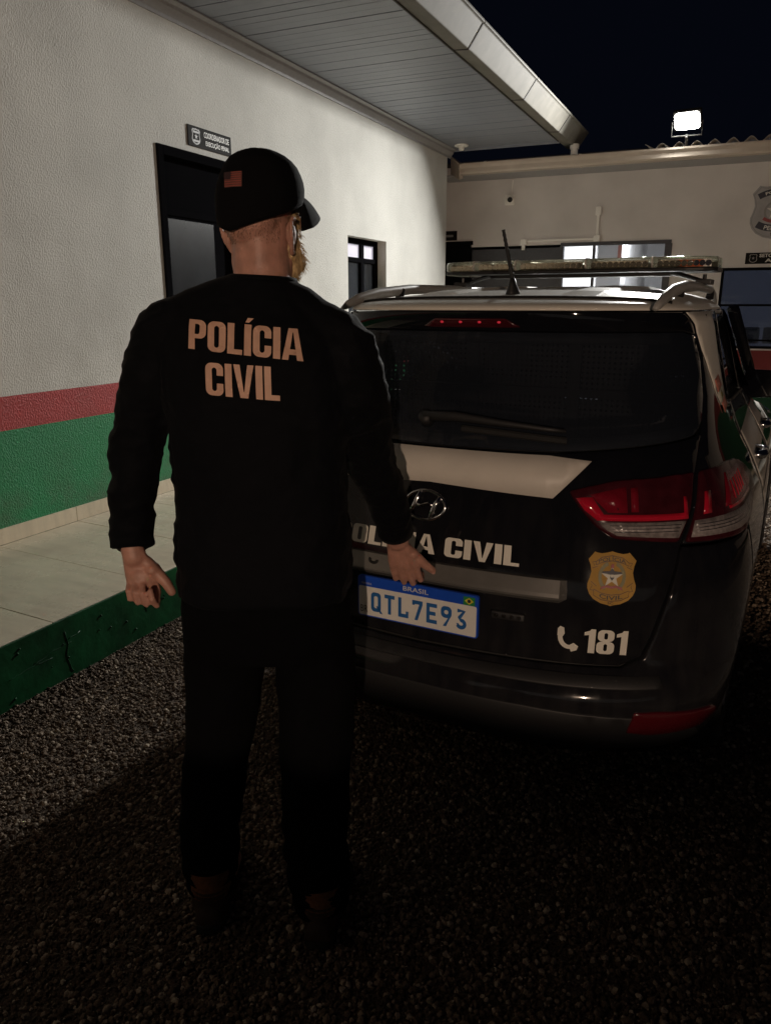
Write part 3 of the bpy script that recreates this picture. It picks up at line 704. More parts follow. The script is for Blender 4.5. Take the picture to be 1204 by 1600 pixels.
# soffit board, gutter, brackets, end cap
rbx('eave_board', M['moulding'], -3.9, YG + .03, 3.165, XR, YB, 3.185)
gpp = [(-.11, 3.292), (-.11, 3.27), (-.098, 3.235), (-.098, 3.19), (-.085, 3.168), (.03, 3.168), (.03, 3.292), (.02, 3.292), (.02, 3.18), (-.08, 3.18), (-.088, 3.194), (-.088, 3.235), (-.10, 3.274), (-.10, 3.292)]
def gut(x0, x1, name, m, infl=0):
    n = len(gpp); c = (-.04, 3.23); P = [((y - c[0]) * (1 + infl) + c[0], (z - c[1]) * (1 + infl) + c[1]) for y, z in gpp]
    g = G(); g.add([(x0, YG + y - YB, z) for y, z in P] + [(x1, YG + y - YB, z) for y, z in P], [tuple(range(n)), tuple(range(2 * n - 1, n - 1, -1))] + [(k, (k + 1) % n, n + (k + 1) % n, n + k) for k in range(n)])
    return g.build(name, m, rb)
for x0, x1 in ((-3.54, -2.02), (-2.018, .98), (.982, 4), (4.002, XR)): gut(x0, x1, 'gutter_length', M['gutter_pvc'])
for x in (-3.2, -2.02, .98): gut(x - .015, x + .015, 'gutter_bracket', M['gutter_pvc'], .06)
o = G(); o.add([(-3.545, -.64, 3.30), (-3.545, -.45, 3.31), (-3.545, -.45, 3.14), (-3.545, -.60, 3.10), (-3.72, -.46, 3.42), (-3.72, -.3, 3.42), (-3.72, -.3, 3.24), (-3.72, -.42, 3.21)],
               [(0, 1, 2, 3), (4, 7, 6, 5), (0, 4, 5, 1), (1, 5, 6, 2), (2, 6, 7, 3), (3, 7, 4, 0)]); o.build('gutter_cap', M['gutter_pvc'], rb)
# corrugated sheets (each sheet one piece)
def sheet(x0, n_wave, per=.19, amp=.033):
    g = G(); N = n_wave * 10; rows = [(-.46, 3.335), (1.0, 3.50), (2.5, 3.67)]; v = []
    for (y, z) in rows:
        for i in range(N + 1):
            ph = 2 * PI * i / 10; v.append((i * per / 10, y, z + amp * math.cos(ph) + .006))
    L = len(v); v += [(x, y, z - .007) for x, y, z in v]; f = []
    for r in range(2):
        for i in range(N):
            a = r * (N + 1) + i; f.append((a, a + 1, a + N + 2, a + N + 1)); f.append((L + a, L + a + N + 1, L + a + N + 2, L + a + 1))
    for i in range(N): f.append((i, L + i, L + i + 1, i + 1))
    g.add(v, f); o = g.build('roof_sheet', M['asbestos'], rb, True); return o
s_ = sheet(0, 5)
for k in range(10):
    a = s_ if k == 0 else s_.copy()
    if k: C.objects.link(a); a.parent = rb
    a.location = (-1.30 + k * .95, 0, .004 * (k % 2))
rbx('flat_roof', M['joint'], XL, YB + .05, 3.36, -1.32, 14, 3.42)
rbx('fascia', M['joint'], -1.35, YG + .10, 3.17, XR, YG + .12, 3.30)
# openings
dr = rbx('door', M['black_alu'], -3.985, YB + .06, .08, -3.56, YB + .1, 2.37)
rbx('door_head', M['black_alu'], -4.0, YB - .02, 2.35, -3.53, YB + .05, 2.40)
sh = rbx('sliding_panel', M['grey_alu'], -3.55, YB + .03, .08, -2.33, YB + .07, 2.32)
rbx('panel_rail', M['black_alu'], -3.55, YB + .02, 2.285, -2.33, YB + .03, 2.315, sh)
bw = G()
X0, X1, Z0, Z1 = -2.325, -.945, .9, 2.335
for (a, b, c, d) in ((X0, X1, Z1 - .042, Z1 + .002), (X0, X1, Z0, Z0 + .04), (X0 - .01, X0 + .045, Z0 + .04, Z1 - .042), (X1 - .075, X1 + .01, Z0 + .04, Z1 - .042), (-1.905, -1.875, Z0 + .04, Z1 - .042), (X0 + .045, -1.905, 1.92, 1.95)):
    bw.box(a, -.015, c, b, .06, d)
wbig = bevel_mod(bw.build('window', M['grey_alu'], rb), .003)
M['clear'] = glassy('clear', (.93, .94, .95), rough=.01)
rbx('pane', M['clear'], X0 + .04, YB + .02, Z0 + .04, -1.905, YB + .026, Z1 - .04, wbig); rbx('pane', M['clear'], -1.875, YB + .02, Z0 + .04, X1 - .07, YB + .026, Z1 - .04, wbig)
# lit room
rm = G(); rx0, rx1, ry0, ry1, rz0, rz1 = -2.9, -.4, YB + .16, YB + 4.0, .1, 2.75
rm.add([(rx0, ry0 - YB, rz0), (rx1, ry0 - YB, rz0), (rx1, ry1 - YB, rz0), (rx0, ry1 - YB, rz0), (rx0, ry0 - YB, rz1), (rx1, ry0 - YB, rz1), (rx1, ry1 - YB, rz1), (rx0, ry1 - YB, rz1)],
       [(0, 1, 2, 3), (7, 6, 5, 4), (1, 5, 6, 2), (2, 6, 7, 3), (3, 7, 4, 0)])
rm.build('room', M['white_wall'], rb)
for nm, m_, a in (('room_door', M['dark_room'], (-2.88, 13.4, .1, -2.60, 13.42, 2.15)), ('room_partition', M['white_wall'], (-2.895, 13.0, .11, -2.25, 13.1, 2.72)), ('room_partition', M['white_wall'], (-1.75, 12.2, .11, -1.68, 14.6, 2.72)),
                 ('wall_poster', M['pink_sticker'], (-2.17, 14.63, 2.35, -1.93, 14.65, 2.62)), ('cupboard', M['grey_alu'], (-1.2, 13.8, .11, -.6, 14.4, 1.9)), ('shelf', M['white_wall'], (-1.66, 13.4, 2.02, -.41, 13.8, 2.12))):
    rbx(nm, m_, *a)
def area(name, loc, rot, sx, sy, W_, col, par=None):
    d = bpy.data.lights.new(name, 'AREA'); d.shape = 'RECTANGLE'; d.size = sx; d.size_y = sy; d.energy = W_; d.color = col
    o = bpy.data.objects.new(name, d); C.objects.link(o); o.location = loc; o.rotation_euler = rot
    if par: o.parent = par
    return o
rl = tag(empty('room_lamp', (-1.9, YB + 1.4, 2.74)), 'white ceiling lamp inside the lit rear room', 'ceiling lamp')
G().box(-.5, -.06, -.05, .5, .06, 0).build('housing', M['pvc_white'], rl)
area('room_light', (0, 0, -.06), (0, 0, 0), 1.0, .12, ROOM_W, (.92, .95, 1.0), rl)
# right-hand dark window
gw = G(); X0, X1, Z0, Z1 = -.335, 1.25, 1.03, 1.975
for (a, b, c, d) in ((X0, X1, Z1 - .02, Z1 + .012), (X0, X0 + .03, Z0, Z1 - .02), (X1 - .03, X1, Z0, Z1 - .02), (X0 + .03, X1 - .03, Z0, Z0 + .03), (X0 + .03, X1 - .03, 1.535, 1.56), (X0 + .03, X1 - .03, 1.12, 1.14), (.44, .48, Z0 + .03, 1.535), (.44, .48, 1.56, Z1 - .02)):
    gw.box(a, -.012, c, b, .05, d)
w2 = bevel_mod(gw.build('window', M['black_alu'], rb), .002)
M['dim_room'] = mat('dim_room', (.30, .31, .35), .7, emit=(.5, .55, .7), es=.12)  # room walls glow faintly themselves in place of a lamp inside
for c, d in ((Z0 + .03, 1.12), (1.14, 1.535), (1.56, Z1 - .02)):
    rbx('pane', M['tint'], X0 + .03, YB + .012, c, .44, YB + .018, d, w2); rbx('pane', M['tint'], .48, YB + .012, c, X1 - .03, YB + .018, d, w2)
rm = G(); rx0, rx1 = -.36, 4.0
rm.add([(rx0, .16, .1), (rx1, .16, .1), (rx1, 4, .1), (rx0, 4, .1), (rx0, .16, 2.75), (rx1, .16, 2.75), (rx1, 4, 2.75), (rx0, 4, 2.75)], [(0, 1, 2, 3), (7, 6, 5, 4), (1, 5, 6, 2), (2, 6, 7, 3), (3, 7, 4, 0)])
rm.build('room', M['dim_room'], rb)
# back of chairs seen inside
for cx_ in (-.02, .42):
    ch = G(); ch.box(cx_ - .2, .72, 1.06, cx_ + .2, .78, 1.27, .03); ch.box(cx_ - .03, .73, .5, cx_ + .03, .77, 1.08); ch.box(cx_ - .22, .78, .5, cx_ + .22, 1.2, .58, .02); ch.tube([(cx_, .98, .5), (cx_, .98, .1)], .03, 8)
    o = ch.build('office_chair', M['shell']); o.location = (0, YB, 0); tag(o, 'black office chair behind the dark right window, ' + ('nearer its left edge' if cx_ < 0 else 'further from its left edge'), 'chair', 'chairs inside the rear office')

# things on the rear wall
FX = (Vector((0, 0, 0)), Vector((1, 0, 0)), Vector((0, 0, 1)), Vector((0, -1, 0)))
cv = tag(empty('security_camera', (-3.03, YB - .001, 2.90)), 'small white dome security camera on the rear wall', 'security camera')
G().box(-.065, -.03, -.065, .065, 0, .065, .012).build('base', M['pvc_white'], cv)
G().ball((.012, -.045, 0), .055, 16, 10).build('housing', M['pvc_white'], cv, True)
G().tube([(.02, -.085, -.005), (.025, -.108, -.008)], [.034, .030], 16).build('lens', M['shell'], cv)
G().tube([(.02, -.012, .065), (.03, -.012, .245)], .008, 8).build('cable', M['pvc_white'], cv)
tk = tag(empty('cable_trunking', (-2.82, YB - .001, 2.36)), 'white cable trunking with junction boxes above the lit window', 'conduit')
G().box(-.035, -.045, -.035, .045, 0, .035, .006).build('junction_box', M['pvc_white'], tk); G().box(-.02, -.03, -.10, .02, 0, -.035).build('conduit', M['pvc_white'], tk)
o = G().box(.045, -.022, .004, .92, 0, .026).build('conduit', M['pvc_white'], tk); G().box(.92, -.045, -.02, 1.0, 0, .055, .006).build('junction_box', M['pvc_white'], tk)
G().box(.945, -.024, .055, .975, 0, .30).build('conduit', M['pvc_white'], tk); G().box(.925, -.045, .30, .995, 0, .40, .006).build('junction_box', M['pvc_white'], tk)
ds = tag(empty('door_sign', (-3.99, YB - .001, 2.415)), 'small black sign above the black door beside the corner', 'sign')
G().box(0, -.008, 0, .225, 0, .125).build('plate', M['sign_black'], ds); G().box(.06, -.009, .045, .17, -.008, .075).build('lettering', M['print_grey'], ds)
em = tag(empty('wall_badge', (.18, YB - .001, 2.30)), 'large grey shield emblem lettered polícia penal on the rear wall', 'emblem')
shield_poly(FX, 0, 0, .615, .53, 'shield', M['badge_grey'], em, 0, .012); shield_poly(FX, 0, .014, .585, .50, 'shield_rim', M['print_grey'], em, .012, .015); shield_poly(FX, 0, .022, .57, .484, 'shield_field', M['badge_grey'], em, .015, .017)
def ribbon_arc(cx, cy, r0, r1, a0, a1, n=14):
    A = [(cx + r1 * math.sin(a0 + (a1 - a0) * k / n), cy + r1 * math.cos(a0 + (a1 - a0) * k / n)) for k in range(n + 1)]
    Bq = [(cx + r0 * math.sin(a0 + (a1 - a0) * k / n), cy + r0 * math.cos(a0 + (a1 - a0) * k / n)) for k in range(n + 1)]
    return strip_polys(A, Bq)
def flat(name, polys, fr, m, par, d):
    O_, ex, ey, en = fr; v, f = map_polys(polys, lambda x, y: O_ + ex * x + ey * y + en * d); return link(name, v, f, m, par)
flat('ribbon', ribbon_arc(0, .14, .36, .425, -.52, .52), FX, M['badge_navy'], em, .0185)
flat('ribbon', ribbon_arc(0, .50, -.335, -.41, .52, -.52), FX, M['badge_navy'], em, .0185)
flat('wreath', ribbon_arc(0, .31, .10, .125, .5, 5.8, 20), FX, M['print_grey'], em, .0185)
flat('banner', ribbon_arc(0, .42, -.20, -.235, .6, -.6), FX, M['badge_red'], em, .019)
link('star', [Vector((x * .20, -.0195, .32 + y * .20)) for x, y in STAR], [tuple(range(10))], M['print_white'], em)
def arc_text(name, s, fr, cx, cy, r, hgt, span, m, par, d, flip=1, bold=.02):
    v, f = text_polys(s, bold); O_, ex, ey, en = fr; out = []
    for a, b in v:
        th = (a - .5) * span
        rr = r + b * hgt if flip > 0 else -(r - b * hgt)
        x = cx + rr * math.sin(th if flip > 0 else -th); y = cy + rr * math.cos(th)
        out.append(O_ + ex * x + ey * y + en * d)
    return link(name, out, f, m, par)
arc_text('lettering', 'POLÍCIA', FX, 0, .14, .373, .042, .66, M['print_white'], em, .020)
arc_text('lettering', 'PENAL', FX, 0, .50, .398, .048, .56, M['print_white'], em, .020, -1)
text_on('lettering', 'SC', FX, -.03, .045, .03, .075, M['badge_navy'], em, .0185)
ds = tag(empty('room_sign', (-.085, YB - .001, 2.027)), 'long black sign with white lines of text above the dark window', 'sign')
G().box(0, -.008, 0, .50, 0, .128).build('plate', M['sign_black'], ds)
shield_poly(FX, .085, .014, .10, .088, 'shield', M['print_grey'], ds, .008, .009); shield_poly(FX, .085, .022, .084, .072, 'shield_field', M['sign_black'], ds, .009, .0095)
link('star', [Vector((.085 + x * .04, -.0102, .066 + y * .04)) for x, y in STAR], [tuple(range(10))], M['print_grey'], ds)
text_on('lettering', 'SETOR DE S', FX, .15, .075, .47, .115, M['print_white'], ds, .0095, .03)
text_on('lettering', 'ATE', FX, .215, .018, .40, .058, M['print_white'], ds, .0095, .03)

# ------------------------------------------------------------------ lamps that are lit
FL = Vector((-.835, 10.0, 3.54))
fl = tag(empty('floodlight', (FL.x, FL.y, 3.27)), 'lit white floodlight on a bracket above the rear roof', 'floodlight')
aim = Vector((-1.0, -8, -6.4)).normalized(); q = (-aim).to_track_quat('Z', 'Y'); R3 = q.to_matrix()
hd = [R3 @ Vector(v) + Vector((0, 0, FL.z - 3.27)) for v in [(x, y, z) for z in (0.0, .06) for x, y in ((-.15, -.11), (.15, -.11), (.15, .11), (-.15, .11))]]
bevel_mod(link('housing', hd, [(3, 2, 1, 0), (4, 5, 6, 7), (0, 1, 5, 4), (1, 2, 6, 5), (2, 3, 7, 6), (3, 0, 4, 7)], M['lamp_body'], fl), .012, 2)
lp = round_poly([(-.135, -.097), (.135, -.097), (.135, .097), (-.135, .097)], .05, 5)
link('lens', [R3 @ Vector((x, y, -.006)) + Vector((0, 0, FL.z - 3.27)) for x, y in lp], [tuple(range(len(lp)))], M['flood_lens'], fl)
G().tube([(-.16, .03, .27), (-.16, .08, .13), (.16, .08, .13), (.16, .03, .27)], .009, 8).tube([(0, .08, .13), (0, .14, .10), (0, .14, 0)], .018, 10).build('bracket', M['steel'], fl)
a_ = area('flood_light', R3 @ Vector((0, 0, -.014)) + Vector((0, 0, FL.z - 3.27)), q.to_euler(), .26, .19, FLOOD_W, (1, .985, .94), fl); a_.data.spread = math.radians(134)
# low post lamp behind the photographer
sl = tag(empty('post_lamp', (2.5, -6.4, 0)), 'grey post lamp with a warm round globe standing behind the photographer', 'post lamp')
G().tube([(0, 0, 0), (0, 0, .04), (0, 0, .06), (0, 0, 1.65)], [.11, .11, .045, .038], 14).build('post', M['steel'], sl, True)
G().tube([(0, 0, 1.65), (0, 0, 1.70)], [.07, .085], 16).build('collar', M['lamp_body'], sl, False)
G().tube([(0, 0, 1.96), (0, 0, 2.0)], [.12, .05], 16).build('cap', M['lamp_body'], sl, False)
M['globe'] = glassy('globe', (.97, .95, .9), rough=.05)
G().ball((0, 0, 1.83), .14, 20, 14).build('globe', M['globe'], sl, True)
pd = bpy.data.lights.new('post_light', 'POINT'); pd.energy = STREET_W; pd.color = (1, .74, .57); pd.shadow_soft_size = .04
po = bpy.data.objects.new('post_light', pd); C.objects.link(po); po.location = (0, 0, 1.83); po.parent = sl

# unseen wall, added between lamp and photographer to keep the foreground dark
yw = tag(empty('added_shade_wall', (0, -2.6, 0)), 'low rendered wall added unseen behind the photographer to shade the ground, topped by a coping', 'wall')
G().box(-2.3, -.08, -.2, 7, .08, 1.09).build('wall', M['back_plaster'], yw); bevel_mod(G().box(-2.32, -.11, 1.091, 7.02, .11, 1.15).build('coping', M['concrete'], yw), .008)

# ------------------------------------------------------------------ the car
def kint(kn, z):
    if z <= kn[0][0]: return kn[0][1]
    if z >= kn[-1][0]: return kn[-1][1]
    n = len(kn)
    def sl(j):
        if j <= 0 or j >= n - 1:
            a = max(0, j - 1); b = min(n - 1, j + 1); return (kn[b][1] - kn[a][1]) / (kn[b][0] - kn[a][0])
        d0 = (kn[j][1] - kn[j - 1][1]) / (kn[j][0] - kn[j - 1][0]); d1 = (kn[j + 1][1] - kn[j][1]) / (kn[j + 1][0] - kn[j][0])
        return 0. if d0 * d1 <= 0 else 2 * d0 * d1 / (d0 + d1)
    for i in range(n - 1):
        if kn[i][0] <= z <= kn[i + 1][0]:
            x0, y0 = kn[i]; x1, y1 = kn[i + 1]; h = x1 - x0; t = (z - x0) / h; m0 = sl(i) * h; m1 = sl(i + 1) * h
            return (2 * t**3 - 3 * t * t + 1) * y0 + (t**3 - 2 * t * t + t) * m0 + (-2 * t**3 + 3 * t * t) * y1 + (t**3 - t * t) * m1
UR = [(.20, .14), (.27, .04), (.36, -.03), (.46, -.065), (.50, -.06), (.53, -.035), (.57, -.005), (.64, 0), (.76, .005), (.88, .03), (.976, .05), (1.05, .07), (1.14, .10), (1.20, .14), (1.43, .34), (1.47, .355), (1.50, .345), (1.535, .33), (1.55, .35), (1.565, .46), (1.59, .75), (1.61, 1.1), (1.628, 1.55)]
WD = [(.20, .80), (.40, .85), (.6, .872), (.75, .875), (.85, .862), (1.0, .802), (1.08, .76), (1.15, .73), (1.43, .648), (1.5, .63), (1.55, .60), (1.58, .54), (1.6, .45), (1.615, .33), (1.628, .15)]
UF = [(.2, 3.98), (.4, 4.12), (.6, 4.13), (.8, 4.07), (.9, 3.9), (.97, 3.6), (1.03, 3.25), (1.08, 2.98), (1.53, 2.35), (1.55, 2.3), (1.58, 2.2), (1.6, 2.1), (1.628, 1.75)]
NX, DR, DF = 2.7, .55, .5
_kc = {}
_k0 = kint
def kint(kn, z):
    k = (id(kn), round(z, 6)); r = _kc.get(k)
    if r is None: r = _kc[k] = _k0(kn, z)
    return r
def half_w(u, z):
    w_ = kint(WD, z) * (1 - (.02 + .032 * max(0, min(1, (z - .9) / .3))) * max(0, u - .8) ** 1.3); ur = kint(UR, z); uf = kint(UF, z)
    if u < ur + DR: w_ *= max(0, 1 - min(1, max(0, (ur + DR - u) / DR)) ** NX) ** (1 / NX)
    if u > uf - DF: w_ *= max(0, 1 - min(1, max(0, (u - uf + DF) / DF)) ** NX) ** (1 / NX)
    return w_
_tab = {}
def rear_uv(th, z):
    s = math.sin(th); c = abs(math.cos(th)); return kint(UR, z) + DR * (1 - c ** (2 / NX)), kint(WD, z) * math.copysign(abs(s) ** (2 / NX), s)
def table(z):
    k = round(z * 2000) / 2000
    if k not in _tab:
        ths = []; acc = [0.]
        for i in range(121):
            q_ = i / 120; ths.append(PI / 2 * (q_**2 * (3 - 2 * q_) * .6 + .4 * q_))
        p = rear_uv(0, k); L = 0
        for t in ths[1:]:
            r = rear_uv(t, k); L += math.hypot(r[0] - p[0], r[1] - p[1]); acc.append(L); p = r
        _tab[k] = ([rear_uv(t, k) for t in ths], acc, L)
    return _tab[k]
def S_rear(a, z):
    """rear face: a = arc position (0 centre, +-1 where the corner ends), z height -> car-frame point (x right, y forward, z)"""
    sg = -1 if a < 0 else 1; a = abs(a); P, acc, L = table(z)
    if a <= 1:
        t = a * L; i = min(len(acc) - 2, max(0, bisect.bisect_right(acc, t) - 1)); f = (t - acc[i]) / (acc[i + 1] - acc[i] + 1e-12)
        u = P[i][0] + (P[i + 1][0] - P[i][0]) * f; v = P[i][1] + (P[i + 1][1] - P[i][1]) * f
    else:
        u = kint(UR, z) + DR + (a - 1) * 1.3; v = half_w(u, z)
    return Vector((sg * v, u, z))
def S_side(u, z): return Vector((half_w(u, z), u, z))
def Lz(z): return table(z)[2]
KA = 1.1                                   # metric scale of a in patches
def RM(x, z): return S_rear(x / KA, z)
def ra(poly): return [(a * KA, z) for a, z in poly]

car = tag(empty('police_car', (-.810, 2.034, 0), -math.radians(3.8)), 'black and white police car seen from behind, with roof light bar and lettered tailgate', 'car')
# --- hidden structure: floor, inner sills, cabin
def hull(zs, ins, m, name):
    g = G(); rings = []
    for z in zs:
        us = [kint(UR, z) + .03 + k * .0 for k in (0,)]
        u0, u1 = kint(UR, z) + ins, kint(UF, z) - ins; pts = []
        N = 26; right = []
        for k in range(N + 1):
            u = u0 + (u1 - u0) * (.5 - .5 * math.cos(PI * k / N)); right.append((max(.02, half_w(u, z) - ins), u))
        ring = [(v, u, z) for v, u in right] + [(-v, u, z) for v, u in right[::-1]]
        rings.append(ring)
    return g.loft(rings).build(name, m, car)
g = G(); g.box(-.60, .20, .24, .60, 3.9, .55); g.box(-.70, 1.32, .26, .70, 2.9, .6); g.box(-.62, .2, .56, .62, .95, .70); g.box(-.62, .08, .45, .62, .5, .55)
g.build('underbody', M['shell'], car)
g = G(); g.box(-.66, .93, .70, .66, .97, 1.02); g.box(-.70, 2.55, .70, .70, 2.95, 1.02); g.build('bulkhead', M['cabin'], car)
# inner skin of the tailgate, hides the cargo space from below the glass
zs = [.30, .44, .53, .62, .76, .9, 1.0, 1.1, 1.145]
g = G(); v = []; NA = 40
for z in zs:
    for i in range(NA + 1):
        p = S_rear(-1.06 + 2.12 * i / NA, z); v.append((p.x * .965, p.y + .022, p.z))
g.add(v, [(j * (NA + 1) + i, j * (NA + 1) + i + 1, (j + 1) * (NA + 1) + i + 1, (j + 1) * (NA + 1) + i) for j in range(len(zs) - 1) for i in range(NA)])
g.build('inner_shell', M['shell'], car)
for x in (-.36, .36):
    g = G(); g.box(x - .24, 1.72, .85, x + .24, 1.86, 1.22, .05); g.box(x - .12, 1.72, 1.25, x + .12, 1.82, 1.40, .04); g.tube([(x, 1.77, 1.2), (x, 1.77, 1.27)], .03, 8); g.box(x - .25, 1.8, .62, x + .25, 2.3, .85, .05); g.build('seat', M['cabin'], car)
g = G(); g.box(-.62, 1.02, .7, .62, 1.16, 1.16, .05)
for x in (-.36, 0, .36): g.box(x - .11, 1.05, 1.17, x + .11, 1.13, 1.28, .03)
g.build('rear_seat', M['cabin'], car)
# perforated prisoner partition behind the rear glass
g = G(); gx0, gx1, gz0, gz1, gy = -.60, .60, 1.03, 1.49, .90
n_ = 62
for k in range(n_ + 1):
    x = gx0 + (gx1 - gx0) * k / n_; g.box(x - .0055, gy, gz0, x + .0055, gy + .002, gz1)
n_ = 24
for k in range(n_ + 1):
    z = gz0 + (gz1 - gz0) * k / n_; g.box(gx0, gy + .0022, z - .0055, gx1, gy + .0042, z + .0055)
o = g.build('partition_grille', M['grille'], car); o['kind'] = 'stuff'
g = G()
for x in (-.61, -.2, .2, .61): g.box(x - .02, gy - .02, gz0, x + .02, gy - .001, gz1)
g.box(-.63, gy - .021, gz1 - .01, .63, gy - .0005, gz1 + .03); g.box(-.63, gy - .022, 1.22, .63, gy - .0002, 1.25); g.build('partition_frame', M['cabin'], car)
# --- outer panels
TG_SEAM = [(.50, .572), (.548, .60), (.566, .66), (.592, .775), (.625, .90), (.715, 1.075), (.782, 1.175)]
tg = [(-a, z) for a, z in TG_SEAM[::-1]] + TG_SEAM + [(.782, 1.184), (.74, 1.176), (.56, 1.163), (.34, 1.146), (0, 1.142), (-.34, 1.146), (-.56, 1.163), (-.74, 1.176), (-.782, 1.184)]
tailgate = patch('tailgate', ra([(-.50, .572), (0, .562), (.50, .572)] + TG_SEAM[1:] + [(.782, 1.184), (.74, 1.176), (.56, 1.163), (.34, 1.146), (0, 1.142), (-.34, 1.146), (-.56, 1.163), (-.74, 1.176), (-.782, 1.184)] + [(-a, z) for a, z in TG_SEAM[::-1][:-1]]), RM, M['paint'], car, .004, .02, .045, bev=.005)
GL = [(0, 1.147), (.34, 1.151), (.56, 1.168), (.745, 1.182), (.80, 1.215), (.822, 1.28), (.812, 1.38), (.775, 1.455), (.70, 1.468), (0, 1.470)]
glass = [(a, z) for a, z in GL] + [(-a, z) for a, z in GL[1:-1][::-1]]
patch('rear_window', ra(glass), RM, M['tint'], car, .003, .006, .06, bev=.003)
# painted border inside the glass edge
gi_ = inset(densify(round_poly(ra(glass), .0), .02), .032)
patch('window_border', ra(glass), RM, M['shell'], car, -.002, .004, .05, holes=[gi_], bev=0, step=.02)
SPB = [(0, 1.472), (.70, 1.470), (.78, 1.460), (.775, 1.49), (.735, 1.528), (.3, 1.531), (0, 1.531)]
spoiler = patch('spoiler', ra(SPB + [(-a, z) for a, z in SPB[1:-1][::-1]]), RM, M['paint'], car, .004, .05, .05, bev=.004)
bl = patch('brake_light', ra([(-.165, 1.487), (-.12, 1.512), (.12, 1.512), (.165, 1.487), (.13, 1.484), (-.13, 1.484)]), RM, M['brake'], spoiler, .009, .012, .03, bev=.003)
for a in (-.095, -.03, .035, .10):
    p = S_rear(a, 1.499); G().ball(p + Vector((0, -.0095, 0)), (.0065, .003, .0045), 8, 6).build('led', M['led_red'], bl, True)
# rear bumper
RBR = [(0, .252), (.5, .252), (1.02, .26), (1.045, .42), (1.02, .62), (.965, .80), (.955, .897), (.84, .898), (.632, .905), (.600, .775), (.574, .655), (.556, .597), (.505, .566), (0, .556)]
bumper = patch('rear_bumper', ra(RBR + [(-a, z) for a, z in RBR[1:-1][::-1]]), RM, M['paint'], car, .003, .03, .04, bev=.006)
patch('bumper_step', ra([(-.62, .516), (0, .512), (.62, .516), (.60, .548), (0, .540), (-.60, .548)]), RM, M['trim'], bumper, .006, .008, .05, bev=.003)
patch('lower_valance', ra([(-.78, .30), (0, .29), (.78, .30), (.70, .43), (.3, .45), (-.3, .45), (-.70, .43)]), RM, M['trim'], bumper, .006, .008, .05, bev=.004)
for sgn in (1, -1):
    patch('reflector', ra([(.545, .385), (.60, .37), (.76, .365), (.83, .40), (.80, .425), (.62, .455), (.56, .455)]), RM, M['reflector'], bumper, .010, .012, .04, bev=.003, mirror=sgn < 0)
